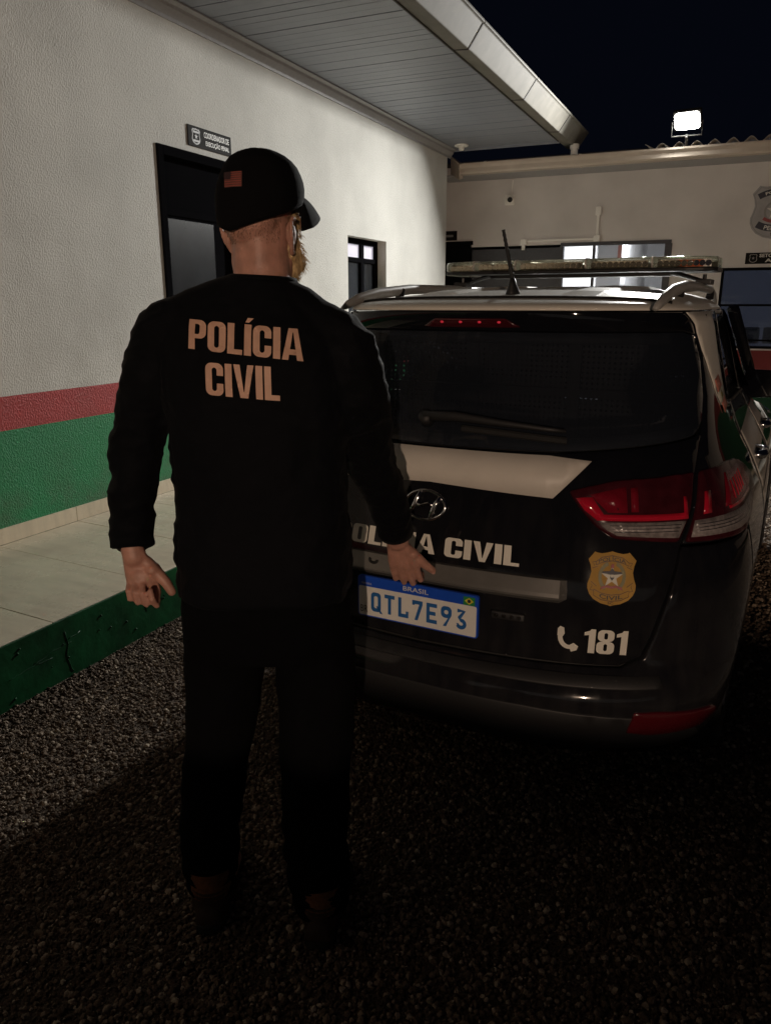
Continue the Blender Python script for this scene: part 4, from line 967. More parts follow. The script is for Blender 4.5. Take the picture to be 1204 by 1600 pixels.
    # crease line carried across tailgate corner and bumper
# quarter panels, lamps, side panels, both sides
for sgn in (1, -1):
    mi = sgn < 0
    arch = [(.86 + .37 * math.cos(t), .335 + .37 * math.sin(t)) for t in [PI * k / 14 for k in range(15)]]        # (u,z)
    def a_of(u, z): return 1 + (u - kint(UR, z) - DR) / 1.3
    # lower quarter: from bumper seam to the door cut, around the wheel arch
    low = [(1.26, .30)] + [(u, z) for u, z in arch if u > .62 or True]
    qp = [(1.238, .335), *[(u, z) for u, z in arch[1:-1]], (.50, .42)]
    SQ = lambda u, z: S_side(u, z)
    Q = [(.965, .80), (1.02, .62), (1.045, .46)] + [(a_of(u, z), z) for u, z in arch[::-1] if u > .68 or z > .62] + [(a_of(1.25, .30), .30), (a_of(1.25, .6), .6), (a_of(1.25, .9), .9), (a_of(1.25, 1.10), 1.10), (a_of(1.25, 1.17), 1.17)]
    Q += [(a_of(1.08, 1.185), 1.185), (a_of(1.085, 1.35), 1.35), (a_of(1.12, 1.50), 1.50), (a_of(1.14, 1.529), 1.529), (.742, 1.530), (.782, 1.492), (.785, 1.460), (.822, 1.385), (.832, 1.28), (.81, 1.212), (.792, 1.18), (.732, 1.088), (.634, .912), (.84, .905), (.962, .904)]
    quarter = patch('quarter_panel', ra(Q), RM, M['paint'], car, .003, .02, .05, bev=.005, mirror=mi)
    # white roof colour on the upper pillar, run lower towards the side window
    patch('pillar_white', ra([(.752, 1.526), (.790, 1.490), (.792, 1.465), (.829, 1.41), (.90, 1.345), (1.02, 1.270), (1.12, 1.222), (a_of(1.068, 1.20), 1.20), (a_of(1.074, 1.36), 1.36), (a_of(1.11, 1.50), 1.50), (a_of(1.13, 1.526), 1.526)]), RM, M['white_paint'], quarter, .0065, .0025, .03, bev=0, mirror=mi)
    # tail lamps
    lin = [(.368, 1.048), (.485, 1.079), (.712, 1.090), (.668, .99), (.622, .917), (.47, .928), (.430, .958), (.398, 1.0)]
    lout = [(.738, 1.090), (.93, 1.086), (1.08, 1.066), (1.20, 1.03), (1.285, .985), (1.27, .94), (1.12, .918), (.962, .909), (.84, .906), (.640, .916), (.685, .99)]
    li = patch('tail_light', round_poly(ra(lin), .012, 3), RM, M['lamp_dark'], tailgate, .012, .014, .04, bev=.005, mirror=mi)
    lo = patch('tail_light', round_poly(ra(lout), .012, 3), RM, M['lamp_dark'], quarter, .012, .014, .04, bev=.005, mirror=mi)
    d1 = dict(off=.0128, thick=.0012, grid=.04, bev=0, mirror=mi)
    patch('light_guide', ra([(.386, 1.030), (.425, 1.034), (.450, .990), (.648, .990), (.655, 1.03), (.664, 1.03), (.657, .974), (.434, .974), (.405, 1.0)]), RM, M['lamp_red'], li, **d1)
    patch('bulb_window', ra([(.515, .997), (.533, .997), (.537, 1.06), (.519, 1.058)]), RM, M['lamp_mid'], li, **d1)
    patch('reverse_lens', ra([(.440, .970), (.650, .970), (.622, .928), (.478, .936), (.455, .950)]), RM, M['lamp_clear'], li, **d1)
    patch('lamp_window', ra([(.46, .995), (.506, .995), (.508, 1.062), (.42, 1.04)]), RM, M['lamp_mid'], li, **{**d1, 'off': .0124})
    patch('brake_lens', ra([(.80, .985), (1.16, .972), (1.235, .985), (1.19, 1.02), (1.08, 1.05), (.86, 1.064)]), RM, M['lamp_mid'], lo, **d1)
    patch('light_guide', ra([(.705, .980), (.735, .980), (.752, 1.035), (.728, 1.035)]), RM, M['lamp_red'], lo, **d1)
    patch('light_guide', ra([(.82, .976), (1.13, .962), (1.13, .969), (.82, .984)]), RM, M['lamp_red'], lo, **d1)
    patch('signal_lens', ra([(.675, .968), (.82, .967), (1.02, .957), (1.16, .949), (1.12, .930), (.962, .921), (.84, .920), (.655, .927)]), RM, M['lamp_clear'], lo, **d1)
    d2 = dict(off=.0142, thick=.0014, grid=.06, bev=0, mirror=mi)
    for z_ in (.9445, .9525, .9605):
        patch('lens_rib', ra([(.458 + (.97 - z_) * .5, z_), (.640 - (.97 - z_) * .6, z_), (.640 - (.97 - z_) * .6, z_ + .0016), (.458 + (.97 - z_) * .5, z_ + .0016)]), RM, M['chrome'], li, **d2)
    for z_ in (.932, .940, .948):
        patch('lens_rib', ra([(.672, z_ + .008), (.85, z_ + .003), (1.02, z_), (1.02, z_ + .0016), (.85, z_ + .0046), (.672, z_ + .0096)]), RM, M['chrome'], lo, **d2)
    for a_ in (.88, .92, .96, 1.0, 1.04):
        patch('lens_rib', ra([(a_, .992), (a_ + .006, .992), (a_ + .012, 1.040), (a_ + .006, 1.040)]), RM, M['lamp_red'], lo, **d2)
    p = S_rear(.80, .958); G().ball((sgn * p.x, p.y - .012, p.z), (.010, .004, .005), 8, 6).build('bulb', M['bar_amber'], lo, True)
    # doors and front wing in (u,z)
    def SU(u, z): return S_side(u, z)
    wr = [(1.275, 1.20), (2.10, 1.16), (2.10, 1.505), (1.40, 1.515), (1.29, 1.49)]; wf = [(2.20, 1.155), (2.96, 1.13), (2.42, 1.50), (2.20, 1.505)]
    dr_ = [(1.257, .32), (2.143, .32), (2.143, 1.529), (1.145, 1.529), (1.125, 1.50), (1.09, 1.35), (1.085, 1.192), (1.257, 1.175)]
    qw = [(1.10, 1.205), (1.25, 1.203), (1.268, 1.49), (1.14, 1.50), (1.115, 1.36)]
    dR = patch('rear_door', dr_, SU, M['paint'], car, .003, .02, .08, holes=[wr, qw], bev=.004, mirror=mi)
    dF = patch('front_door', [(2.149, .32), (2.95, .32), (3.0, .5), (3.03, 1.0), (3.0, 1.10), (2.40, 1.529), (2.149, 1.529)], SU, M['paint'], car, .003, .02, .08, holes=[wf], bev=.004, mirror=mi)
    patch('window', wr, SU, M['side_tint'], dR, .001, .004, .1, bev=0, mirror=mi); patch('window', wf, SU, M['side_tint'], dF, .001, .004, .1, bev=0, mirror=mi); patch('quarter_window', qw, SU, M['side_tint'], dR, .001, .004, .1, bev=0, mirror=mi)
    patch('window_trim', [(1.262, 1.192), (2.14, 1.150), (2.14, 1.160), (1.262, 1.203)], SU, M['trim'], dR, .012, .012, .1, bev=.002, mirror=mi)
    ar2 = [(3.43 + .37 * math.cos(t), .335 + .37 * math.sin(t)) for t in [PI - PI * k / 14 for k in range(15)]]
    patch('front_wing', [(2.956, .32), (3.055, .335)] + ar2[1:-1] + [(3.80, .40), (3.9, .6), (3.80, .78), (3.45, .965), (3.035, 1.06), (3.036, 1.0), (3.006, .5)], SU, M['paint'], car, .003, .02, .08, bev=.005, mirror=mi)
    patch('sill', [(1.25, .24), (3.0, .24), (3.0, .315), (1.25, .315)], SU, M['trim'], car, .006, .03, .1, bev=.004, mirror=mi)
    # white band with lettering along the doors
    patch('side_band', [(1.32, .86), (2.12, .86), (2.12, 1.075), (1.30, 1.075)], SU, M['sticker'], dR, .0045, .0012, .1, bev=0, mirror=mi)
    patch('side_band', [(2.17, .86), (2.93, .86), (2.93, 1.06), (2.17, 1.07)], SU, M['sticker'], dF, .0045, .0012, .1, bev=0, mirror=mi)
    patch('side_stripe', [(1.32, .81), (2.12, .81), (2.12, .845), (1.32, .845)], SU, M['sticker'], dR, .0045, .0012, .1, bev=0, mirror=mi)
    # handles
    for u, d in ((1.42, dR), (2.32, dF)):
        w0 = half_w(u + .08, .97); h = G(); h.tube([(sgn * (w0 - .005), u, .965), (sgn * (w0 + .035), u + .02, .968), (sgn * (w0 + .040), u + .08, .968), (sgn * (w0 + .035), u + .15, .968), (sgn * (w0 - .005), u + .17, .965)], [.016, .018, .018, .018, .016], 12); h.build('handle', M['chrome'], d, True)
    # mirror
    mg = G(); u = 2.78; w0 = half_w(u, 1.1); mg.tube([(sgn * (w0 - .05), u, 1.09), (sgn * (w0 + .06), u, 1.115), (sgn * (w0 + .10), u, 1.13)], [.028, .024, .022], 10)
    mr = mg.build('side_mirror', M['paint'], car, True)
    pr = round_poly([(.07, -.085), (.27, -.07), (.285, .035), (.24, .072), (.09, .075)], .03, 4)
    G().loft([[(sgn * (w0 + (x - .17) * k + .17), u - .04 + dy, 1.135 + zz * k) for x, zz in pr] for dy, k in ((0, .94), (.012, 1), (.07, .96), (.11, .75), (.125, .4))]).build('mirror_housing', M['paint'], mr, True)
    link('mirror_glass', [(sgn * (w0 + (x - .17) * .9 + .17), u - .0405, 1.135 + zz * .9) for x, zz in pr], [tuple(range(len(pr)))], M['paint'], mr)
    # wheels
    for uc in (.86, 3.43):
        wh = G(); prof = [(.0, .60), (.20, .61), (.30, .615), (.33, .63), (.345, .66), (.345, .80), (.33, .83), (.30, .838), (.235, .83)]
        wh.loft([[(sgn * x, uc + r * math.cos(2 * PI * k / 28), .345 + r * math.sin(2 * PI * k / 28)) for k in range(28)] for r, x in prof[1:]], cap=False)
        wheel = wh.build('wheel', M['rubber'], car, True)
        rg = G(); rg.loft([[(sgn * x, uc + r * math.cos(2 * PI * k / 28), .345 + r * math.sin(2 * PI * k / 28)) for k in range(28)] for r, x in ((.235, .825), (.225, .80), (.21, .74), (.02, .735))])
        for k in range(5):
            t = 2 * PI * k / 5; rg.tube([(sgn * .80, uc + .03 * math.cos(t), .345 + .03 * math.sin(t)), (sgn * .815, uc + .22 * math.cos(t), .345 + .22 * math.sin(t))], [.035, .026], 8, flat=.5)
        rg.build('rim', M['rim'], wheel)
    # wheel arch liner
    lg = G(); v = []
    for x in (.62, .835):
        for k in range(13):
            t = PI * k / 12; v.append((sgn * x, .86 + .385 * math.cos(t), .335 + .385 * math.sin(t)))
    lg.add(v, [(k, k + 1, 14 + k, 13 + k) for k in range(12)]); lg.build('arch_liner', M['shell'], car)
# small quarter flag on the right pillar
fv = [((.99, 1.31), (1.10, 1.318), (1.16, 1.28), (1.05, 1.268)), ((1.05, 1.268), (1.16, 1.28), (1.215, 1.245), (1.11, 1.23)), ((1.11, 1.23), (1.215, 1.245), (1.275, 1.208), (1.165, 1.192))]
pf = None
for k, q_ in enumerate(fv):
    patch('flag_sticker', ra(q_), RM, M['pale_sticker'] if k == 1 else M['pink_sticker'], car, .0092, .002, .02, bev=0)
p_ = [(1.10, 1.262), (1.135, 1.266), (1.165, 1.246), (1.13, 1.242)]
patch('flag_sticker', ra(p_), RM, M['badge_green'], car, .0102, .001, .02, bev=0)
# --- roof: closed rings, white, with the seam behind the spoiler lip
def roof_ring(z, N=64):
    u0, u1 = kint(UR, z), kint(UF, z); r = []
    for k in range(N // 2 + 1):
        t = k / (N // 2); u = u0 + (u1 - u0) * (.5 - .5 * math.cos(PI * t)); r.append((half_w(u, z) if 0 < k < N // 2 else 0, u))
    ring = [(v, u, z) for v, u in r] + [(-v, u, z) for v, u in r[-2:0:-1]]
    return ring
zr = [1.532, 1.54, 1.548, 1.555, 1.562, 1.57, 1.578, 1.586, 1.594, 1.602, 1.609, 1.616, 1.622, 1.6265]
roof = G().loft([[(x, y, z + .002) for x, y, z in roof_ring(z)] for z in zr]).build('roof', M['white_paint'], car, True)
hl = G().loft([[(x * .93, .55 + (y - .1) * .92, z - .02) for x, y, z in roof_ring(z)] for z in (1.532, 1.545)]).build('headlining', M['cabin'], car)
# seam between spoiler lip and roof
def roof_z(u, v):
    lo, hi = 1.54, 1.628
    for _ in range(26):
        mid = (lo + hi) / 2
        if kint(UR, mid) < u and half_w(u, mid) > abs(v): lo = mid
        else: hi = mid
    return lo + .002
g = G(); P = []
for k in range(41):
    v_ = -.555 + 1.11 * k / 40; u_ = .505 + .05 * (1 - (v_ / .56) ** 2) * -1 + .05 + .07 * (abs(v_) / .56) ** 4
    P.append((v_, u_, roof_z(u_, v_) + .002))
g.tube(P, .0065, 6); g.build('roof_seam', M['shell'], roof)
g = G()
for (v0, v1, u0, u1) in ((.20, .34, .62, 1.9), (-.34, -.20, .62, 1.9)):
    n_ = 12; rows = []
    for k in range(n_ + 1):
        u = u0 + (u1 - u0) * k / n_; e = 1 if 0 < k < n_ else 0
        rows.append([(v, u, roof_z(u, v) + h * e) for v, h in ((v0, -.003), (v0 + .02, .009), (v1 - .02, .009), (v1, -.003))])
    vv = [q_ for r in rows for q_ in r]; g.add(vv, [(r * 4 + c, r * 4 + c + 1, r * 4 + c + 5, r * 4 + c + 4) for r in range(n_) for c in range(3)])
g.build('roof_rib', M['white_paint'], roof)
# roof rails
for sgn in (1, -1):
    pts = [(.535, .46, 1.545), (.538, .50, 1.558), (.540, .58, 1.577), (.540, .72, 1.598), (.536, 1.0, 1.618), (.530, 1.4, 1.626), (.525, 1.9, 1.622), (.518, 2.12, 1.602), (.512, 2.25, 1.575), (.51, 2.32, 1.55)]
    rr_ = [(.012, .010), (.026, .013), (.034, .015), (.036, .016), (.034, .016), (.03, .016), (.03, .015), (.028, .014), (.022, .012), (.014, .01)]
    rail = G().tube([(sgn * x, y, z - .006) for x, y, z in pts], [(b * .9, a * .58) for a, b in rr_], 12, ref=(1, 0, 0)).build('roof_rail', M['rail'], car, True)
    G().tube([(sgn * .534, .9, 1.58), (sgn * .534, .92, 1.61)], [.018, .014], 8).tube([(sgn * .525, 1.9, 1.58), (sgn * .525, 1.92, 1.615)], [.018, .014], 8).build('rail_foot', M['trim'], rail)
# front body, bonnet, windscreen
zf = [.26, .35, .45, .55, .65, .75, .83, .89, .94, .98, 1.01, 1.04, 1.065, 1.08]
g = G(); v = []; NF = 36
for z in zf:
    uf = kint(UF, z); us = min(3.045, uf - .02)
    for k in range(NF + 1):
        t = k / NF; s = 1 - abs(2 * t - 1); u = us + (uf - us) * math.sin(s * PI / 2) ** 1.0; u = min(u, uf - 1e-4) if s < .999 else uf
        vv = half_w(u, z) if s < .999 else 0
        v.append(((vv if t < .5 else -vv) * .994, u, z))
g.add(v, [(j * (NF + 1) + i, j * (NF + 1) + i + 1, (j + 1) * (NF + 1) + i + 1, (j + 1) * (NF + 1) + i) for j in range(len(zf) - 1) for i in range(NF)])
g.build('bonnet_and_nose', M['paint'], car, True)
zw = [1.082, 1.2, 1.3, 1.4, 1.5, 1.531]; g = G(); v = []
for z in zw:
    uf = kint(UF, z)
    for k in range(25):
        th = PI / 2 * (2 * k / 24 - 1) * .72; v.append((kint(WD, z) * math.copysign(abs(math.sin(th)) ** (2 / NX), math.sin(th)), uf - DF * (1 - abs(math.cos(th)) ** (2 / NX)), z))
g.add(v, [(j * 25 + i, j * 25 + i + 1, (j + 1) * 25 + i + 1, (j + 1) * 25 + i) for j in range(len(zw) - 1) for i in range(24)])
g.build('windscreen', M['side_tint'], car, True)
for sgn in (1, -1):
    G().tube([(sgn * .70, 2.88, 1.085), (sgn * .66, 2.62, 1.28), (sgn * .60, 2.26, 1.53)], [.035, .03, .03], 8).build('front_pillar', M['paint'], car, True)
for sgn in (1, -1):
    G().ball((sgn * .62, 3.93, .74), (.16, .10, .07), 14, 8).build('headlight', M['lamp_clear'], car, True)

# --- light bar on the roof
lb = G(); by, bz = 1.58, 1.680
def bar_sec(x, z0, z1, dep, r=.03): return [(x, by + y, z) for y, z in round_poly([(-dep, z0), (dep, z0), (dep, z1), (-dep, z1)], r, 4)]
def bar_dep(x): return .155 - .05 * max(0, (abs(x) - .45) / .14) ** 2
xs_ = [-.59, -.575, -.54, -.48, -.42, -.2, 0, .2, .42, .48, .54, .575, .59]
bar = G().loft([bar_sec(x, bz + .002, bz + .016, bar_dep(x) * (1 if abs(x) < .58 else .93), .008) for x in xs_]).build('light_bar', M['bar_base'], car, False)
def lens(x0, x1, nm):
    n_ = 5; g = G(); R_ = []
    for k in range(n_ + 1):
        x = x0 + (x1 - x0) * k / n_; e = .9 if abs(x) > .585 else (.97 if abs(x) > .57 else 1)
        R_.append(bar_sec(x, bz + .0165, bz + .0165 + .043 * e, (bar_dep(x) - .002) * e, .022))
    return g.loft(R_).build(nm, M['bar_lens'], bar, True)
edges = [-.588, -.445, -.262, .0, .20, .42, .588]
edges = [-.588, -.43, -.235, .075, .345, .588]
for a, b in zip(edges[:-1], edges[1:]):
    lens(a + .004, b - .004, 'lens')
    m_ = M['bar_led']; gg = G(); gg.box(a + .02, by - bar_dep(a) + .018, bz + .018, b - .02, by - bar_dep(a) + .034, bz + .046)
    gg.box(a + .02, by + .085, bz + .018, b - .02, by + .10, bz + .046); md_ = gg.build('led_module', m_, bar)
    k_ = int((b - a) / .026)
    hg = G()
    for q_ in range(k_):
        x = a + .03 + (b - a - .06) * q_ / max(1, k_ - 1); hg.tube([(x, by - bar_dep(a) + .0185, bz + .032), (x, by - bar_dep(a) + .012, bz + .032)], [.010, .012], 8)
    hg.build('led_cup', M['chrome'], md_)
for a in edges[1:-1]:
    G().loft([bar_sec(a + d, bz + .015, bz + .0622, bar_dep(a) + .001, .02) for d in (-.0035, .0035)]).build('divider', M['bar_led'], bar)
G().box(.44, by - .142, bz + .018, .54, by - .125, bz + .045).build('amber_module', M['bar_amber'], bar)
for sgn in (1, -1):
    g = G(); g.tube([(sgn * .40, by, bz + .001), (sgn * .44, by, bz - .008), (sgn * .53, by, 1.645)], [.03, .028, .022], 8, flat=.35); g.box(sgn * .535 - .03, by - .06, 1.632, sgn * .535 + .03, by + .06, 1.652, .004); g.tube([(sgn * .535, by - .02, 1.65), (sgn * .535, by - .02, 1.672)], .008, 8); g.build('mount', M['bar_base'], bar)
G().box(-.40, by - .02, bz - .012, .40, by + .06, bz + .0015, .004).build('cross_rail', M['bar_base'], bar)
# antenna
ab = G(); az = roof_z(.68, .02)
ab.loft([[(.02 + r * math.cos(t) * .62, .68 + dy + r * math.sin(t), az + h) for t in [2 * PI * k / 16 for k in range(16)]] for r, h, dy in ((.038, -.004, 0), (.036, .006, 0), (.022, .03, -.006), (.014, .052, -.010))])
an = ab.build('antenna', M['trim'], car, True)
P = [Vector((.02 - .018 * t, .67 - .06 * t, az + .05 + .155 * t)) for t in [k / 30 for k in range(31)]]
G().tube(P, [.0075 - .002 * k / 30 + (.0012 if k % 3 == 0 else 0) for k in range(31)], 8).build('rod', M['trim'], an, True)

# --- fittings and lettering on the tailgate
def onr(a, z, d=0):
    P = S_rear(a, z); e = 2e-3; n = (S_rear(a + e, z) - S_rear(a - e, z)).cross(S_rear(a, z + e) - S_rear(a, z - e)).normalized(); return P + n * d
band = [(-.425, 1.128), (-.32, 1.139), (0, 1.138), (.32, 1.139), (.428, 1.128), (.33, 1.026), (0, 1.040), (-.33, 1.026)]
patch('white_band', ra(band), RM, M['sticker'], tailgate, .0052, .001, .05, bev=0)
def car_letters(s, a0, a1, z0, z1, m, t, wd, gap, nm='lettering'):
    polys, W_ = layout(s, lambda c: glyph(c, t, wd), gap)
    v, f = map_polys(polys, lambda x, y: onr(a0 + (a1 - a0) * x / W_, z0 + (z1 - z0) * y, .0055)); return link(nm, v, f, m, tailgate)
car_letters('POLÍCIA CIVIL', -.262, .252, .8315, .8875, M['sticker_letter'], .28, .74, .07)
car_letters('181', .415, .513, .606, .677, M['sticker_letter'], .215, .54, .05)
# telephone handset
ph = arc(.62, .62, .50, .50, 168, 282, 10); phi = arc(.62, .62, .30, .34, 172, 278, 10)
polys = strip_polys(ph, phi) + [[(.10, .62), (.33, .60), (.40, .72), (.36, .95), (.20, 1.0), (.10, .90)], [(.72, .02), (.95, .10), (1.0, .26), (.80, .38), (.66, .30), (.66, .14)]]
v, f = map_polys(polys, lambda x, y: onr(.348 + .055 * x, .603 + .075 * y, .0055 + (.0004 if y > 5 else 0))); link('handset_symbol', v, f, M['sticker_letter'], tailgate)
# badge
bc, b0_, bw_, bh_ = .466, .748, .108, .147
def bfr(x, y, d): return onr(bc + x * bw_, b0_ + y * bh_, d)
def badge_flat(nm, polys, m, d, par):
    v, f = map_polys(polys, lambda x, y: bfr(x, y, d), .1 if nm in ('badge', 'star', 'eagle', 'banner') else 0); return link(nm, v, f, m, par)
bd = badge_flat('badge', [SHIELD], M['gold'], .0056, tailgate)
badge_flat('ribbon_line', stroke([(-.34, .74), (-.34, .80), (-.22, .885), (0, .92), (.22, .885), (.34, .80), (.34, .74), (.22, .79), (0, .825), (-.22, .79), (-.34, .74)], .014), M['gold_line'], .0067, bd)
badge_flat('ribbon_line', stroke([(-.34, .80), (-.42, .79), (-.37, .74), (-.41, .68), (-.30, .72)], .014) + stroke([(.34, .80), (.42, .79), (.37, .74), (.41, .68), (.30, .72)], .014), M['gold_line'], .0067, bd)
badge_flat('ribbon_line', stroke([(-.36, .30), (-.36, .19), (-.2, .115), (0, .095), (.2, .115), (.36, .19), (.36, .30), (.2, .235), (0, .21), (-.2, .235), (-.36, .30)], .014) + stroke([(-.36, .28), (-.44, .29), (-.40, .36), (-.43, .44), (-.31, .36)], .014) + stroke([(.36, .28), (.44, .29), (.40, .36), (.43, .44), (.31, .36)], .014), M['gold_line'], .0067, bd)
def badge_text(s, x0, y0, x1, y1, bow, bold=.02):
    v, f = text_polys(s, bold); return link('lettering', [bfr(x0 + (x1 - x0) * a, y0 + (y1 - y0) * b + bow * (1 - (2 * a - 1) ** 2), .0062) for a, b in v], f, M['ink'], bd)
badge_text('POLÍCIA', -.285, .775, .285, .865, .045); badge_text('CIVIL', -.24, .155, .24, .235, -.04); badge_text('SC', -.06, .035, .06, .08, 0, .01)
badge_flat('wreath', ribbon_arc(0, .54, .215, .285, .35, 2.6, 12) + ribbon_arc(0, .54, .215, .285, -.35, -2.6, 12), M['badge_green'], .0065, bd)
badge_flat('star', [[(x * .46, .535 + y * .40) for x, y in STAR]], M['badge_white'], .0073, bd)
badge_flat('eagle', [[(-.21, .60), (-.03, .575), (-.045, .52), (0, .47), (.045, .52), (.03, .575), (.21, .60), (.20, .63), (.05, .64), (0, .70), (-.05, .64), (-.20, .63)]], M['badge_navy'], .0076, bd)
badge_flat('banner', [[(-.24, .30), (-.1, .345), (0, .325), (.1, .345), (.24, .30), (.2, .36), (.08, .39), (0, .37), (-.08, .39), (-.2, .36)], [(-.035, .70), (.035, .70), (.03, .775), (-.025, .765)]], M['badge_red'], .0080, bd)
badge_flat('shield_dot', [[(-.03, .53), (.03, .53), (.03, .58), (-.03, .58)]], M['badge_white'], .0084, bd)
# chrome emblem: oval ring with a slanted letter
eg = G(); ec = (-.003, .972); ex_, ez_ = .057, .042
ring = [onr(ec[0] + ex_ * math.cos(t), ec[1] + ez_ * math.sin(t), .010) for t in [2 * PI * k / 40 for k in range(41)]]
eg.tube(ring, .0055, 8, cap=False, ref=(0, -1, 0))
def est(pts, r): eg.tube([onr(ec[0] + x * ex_, ec[1] + y * ez_, .012) for x, y in pts], r, 8, ref=(0, -1, 0))
est([(-.72, -.62), (-.52, -.1), (-.40, .45), (-.28, .92)], [.007, .0085, .0085, .005]); est([(.28, -.92), (.40, -.40), (.52, .1), (.74, .62)], [.005, .0085, .0085, .007])
est([(-.47, .02), (-.2, -.06), (.15, .14), (.48, -.0)], [.007, .006, .006, .007])
eg.build('emblem', M['chrome'], tailgate, True)
# satin handle strip
rows = []; N_ = 44
for k in range(N_ + 1):
    a = -.368 + .736 * k / N_; e = min(1, (.368 - abs(a)) / .010); e = max(.15, e); zt = .812 + .0 * a; zb = .744 + .018 * (1 - e)
    rows.append([onr(a, zt, .003), onr(a, zt - .004, .016 * e), onr(a, .772, .024 * e), onr(a, .763, .026 * e), onr(a, .757, .024 * e), onr(a, zb, .004)])
vv = [q_ for r in rows for q_ in r]; hs = link('handle_strip', vv, [(r * 6 + c, r * 6 + c + 1, r * 6 + c + 7, r * 6 + c + 6) for r in range(N_) for c in range(5)] + [tuple(range(5, -1, -1)), tuple(N_ * 6 + c for c in range(6))], M['satin'], tailgate)
fix_normals(hs.data); bevel_mod(hs, .002, 2, 25)
kg = G(); kg.tube([onr(-.128 + .011 * math.cos(t), .789 + .008 * math.sin(t), .0215) for t in [math.radians(150 + 20 * k) for k in range(12)]], .0045, 6); kg.build('curved_mark', M['shell'], hs, True)  # small dark curved mark on the handle strip
# number plate
PF = (Vector((0, -.026, .676)), Vector((1, 0, 0)), Vector((0, 0, 1)), Vector((0, -1, 0)))
pl = bevel_mod(G().disc_extrude(round_poly([(-.2, -.0665), (.2, -.0665), (.2, .0665), (-.2, .0665)], .010, 4), PF, -.012, 0).build('number_plate', M['plate_blue'], tailgate), .001, 1)
G().disc_extrude(round_poly([(-.1955, -.062), (.1955, -.062), (.1955, .033), (-.1955, .033)], .006, 3), PF, 0, .0008).build('plate_face', M['plate_white'], pl)
G().disc_extrude(round_poly([(-.198, .0345), (.198, .0345), (.198, .0645), (-.198, .0645)], .006, 3), PF, 0, .0008).build('plate_header', M['plate_blue'], pl)
polys, W_ = layout('QTL7E93', lambda c: (plate_glyph(c), .6), .22); PH = .063; PW = .318
v = []; f = []
for q_ in polys:
    k = len(v); vs, fs = triangulate(q_, grid=0); n2 = len(vs)
    v += [PF[0] + PF[1] * (-.152 + PW * x / W_) + PF[2] * (-.045 + PH * y) + PF[3] * .0022 for x, y in vs]; f += [tuple(i + k for i in t) for t in fs]
link('lettering', v, f, M['plate_ink'], pl)
text_on('lettering', 'BRASIL', PF, -.042, .042, .042, .057, M['print_white'], pl, .0012, .01); text_on('lettering', 'BR', PF, -.190, -.052, -.165, -.030, M['ink'], pl, .0012, .0)
text_on('lettering', 'MERCOSUL', PF, -.185, .040, -.150, .046, M['print_white'], pl, .0012, 0)
G().disc_extrude(rect(.154, .034, .190, .060), PF, .0008, .0014).build('flag', M['flag_green'], pl); G().disc_extrude([(.158, .047), (.172, .0575), (.186, .047), (.172, .0365)], PF, .0014, .0017).build('flag_rhombus', M['flag_yellow'], pl)
G().disc_extrude([(.172 + .0055 * math.cos(t), .047 + .0055 * math.sin(t)) for t in [2 * PI * k / 12 for k in range(12)]], PF, .0017, .002).build('flag_disc', M['badge_navy'], pl)
# small led strobe beside the plate
sm = patch('strobe_light', round_poly(ra([(.193, .676), (.276, .676), (.276, .700), (.193, .700)]), .006, 3), RM, M['trim'], tailgate, .016, .014, .02, bev=.003)
for k in range(4):
    a = .207 + .0185 * k; G().tube([onr(a, .688, .0155), onr(a, .688, .0175)], [.0075, .006], 10).build('led', M['chrome'], sm)
# rear wiper
wp = G(); wl = [(-.05, 1.208), (.05, 1.212), (.18, 1.203), (.30, 1.194), (.355, 1.190)]
wp.tube([onr(a, z, .030) for a, z in wl], [(.016, .008), (.015, .008), (.011, .007), (.008, .006), (.006, .005)], 8, ref=(0, 0, 1)); wp.tube([onr(-.045, 1.208, 0), onr(-.045, 1.208, .036)], [.022, .02], 14)
wi = wp.build('rear_wiper', M['trim'], car, True)
G().tube([onr(a, z - .018, .014) for a, z in [(.07, 1.208), (.18, 1.203), (.30, 1.195), (.36, 1.191)]], [(.010, .008)] * 4, 6, ref=(0, 0, 1)).build('blade', M['rubber'], wi)

# ------------------------------------------------------------------ the person
# local frame: x to the wearer's right, y forward (the way he faces, away from the camera), z up
PB = Vector((-.285, 1.72, 0)); c_, s_ = math.cos(math.radians(24.4)), math.sin(math.radians(24.4))
person = tag(empty('person', (PB.x * c_ - PB.y * s_, PB.x * s_ + PB.y * c_, 0), math.radians(24.4)), 'man in black cap, black lettered shirt and trousers reaching for the tailgate, seen from behind', 'person')
def L(x, y, z): return Vector((x - PB.x, y - PB.y, z))
def LL(pts): return [L(*p) for p in pts]
def remesh(g, vox, it=4, fac=.5):
    me = bpy.data.meshes.new('tmp'); me.from_pydata(g.v, [], g.f); fix_normals(me)
    o = bpy.data.objects.new('tmp', me); C.objects.link(o)
    r = o.modifiers.new('r', 'REMESH'); r.mode = 'VOXEL'; r.voxel_size = vox
    s = o.modifiers.new('s', 'SMOOTH'); s.factor = fac; s.iterations = it
    dg = bpy.context.evaluated_depsgraph_get(); dg.update(); ev = o.evaluated_get(dg); m2 = bpy.data.meshes.new_from_object(ev)
    bpy.data.objects.remove(o); bpy.data.meshes.remove(me); m2.polygons.foreach_set('use_smooth', [True] * len(m2.polygons)); return m2
def add_mesh(name, me, m, par):
    me.name = name; o = bpy.data.objects.new(name, me); C.objects.link(o); me.materials.clear(); me.materials.append(m); o.parent = par; return o
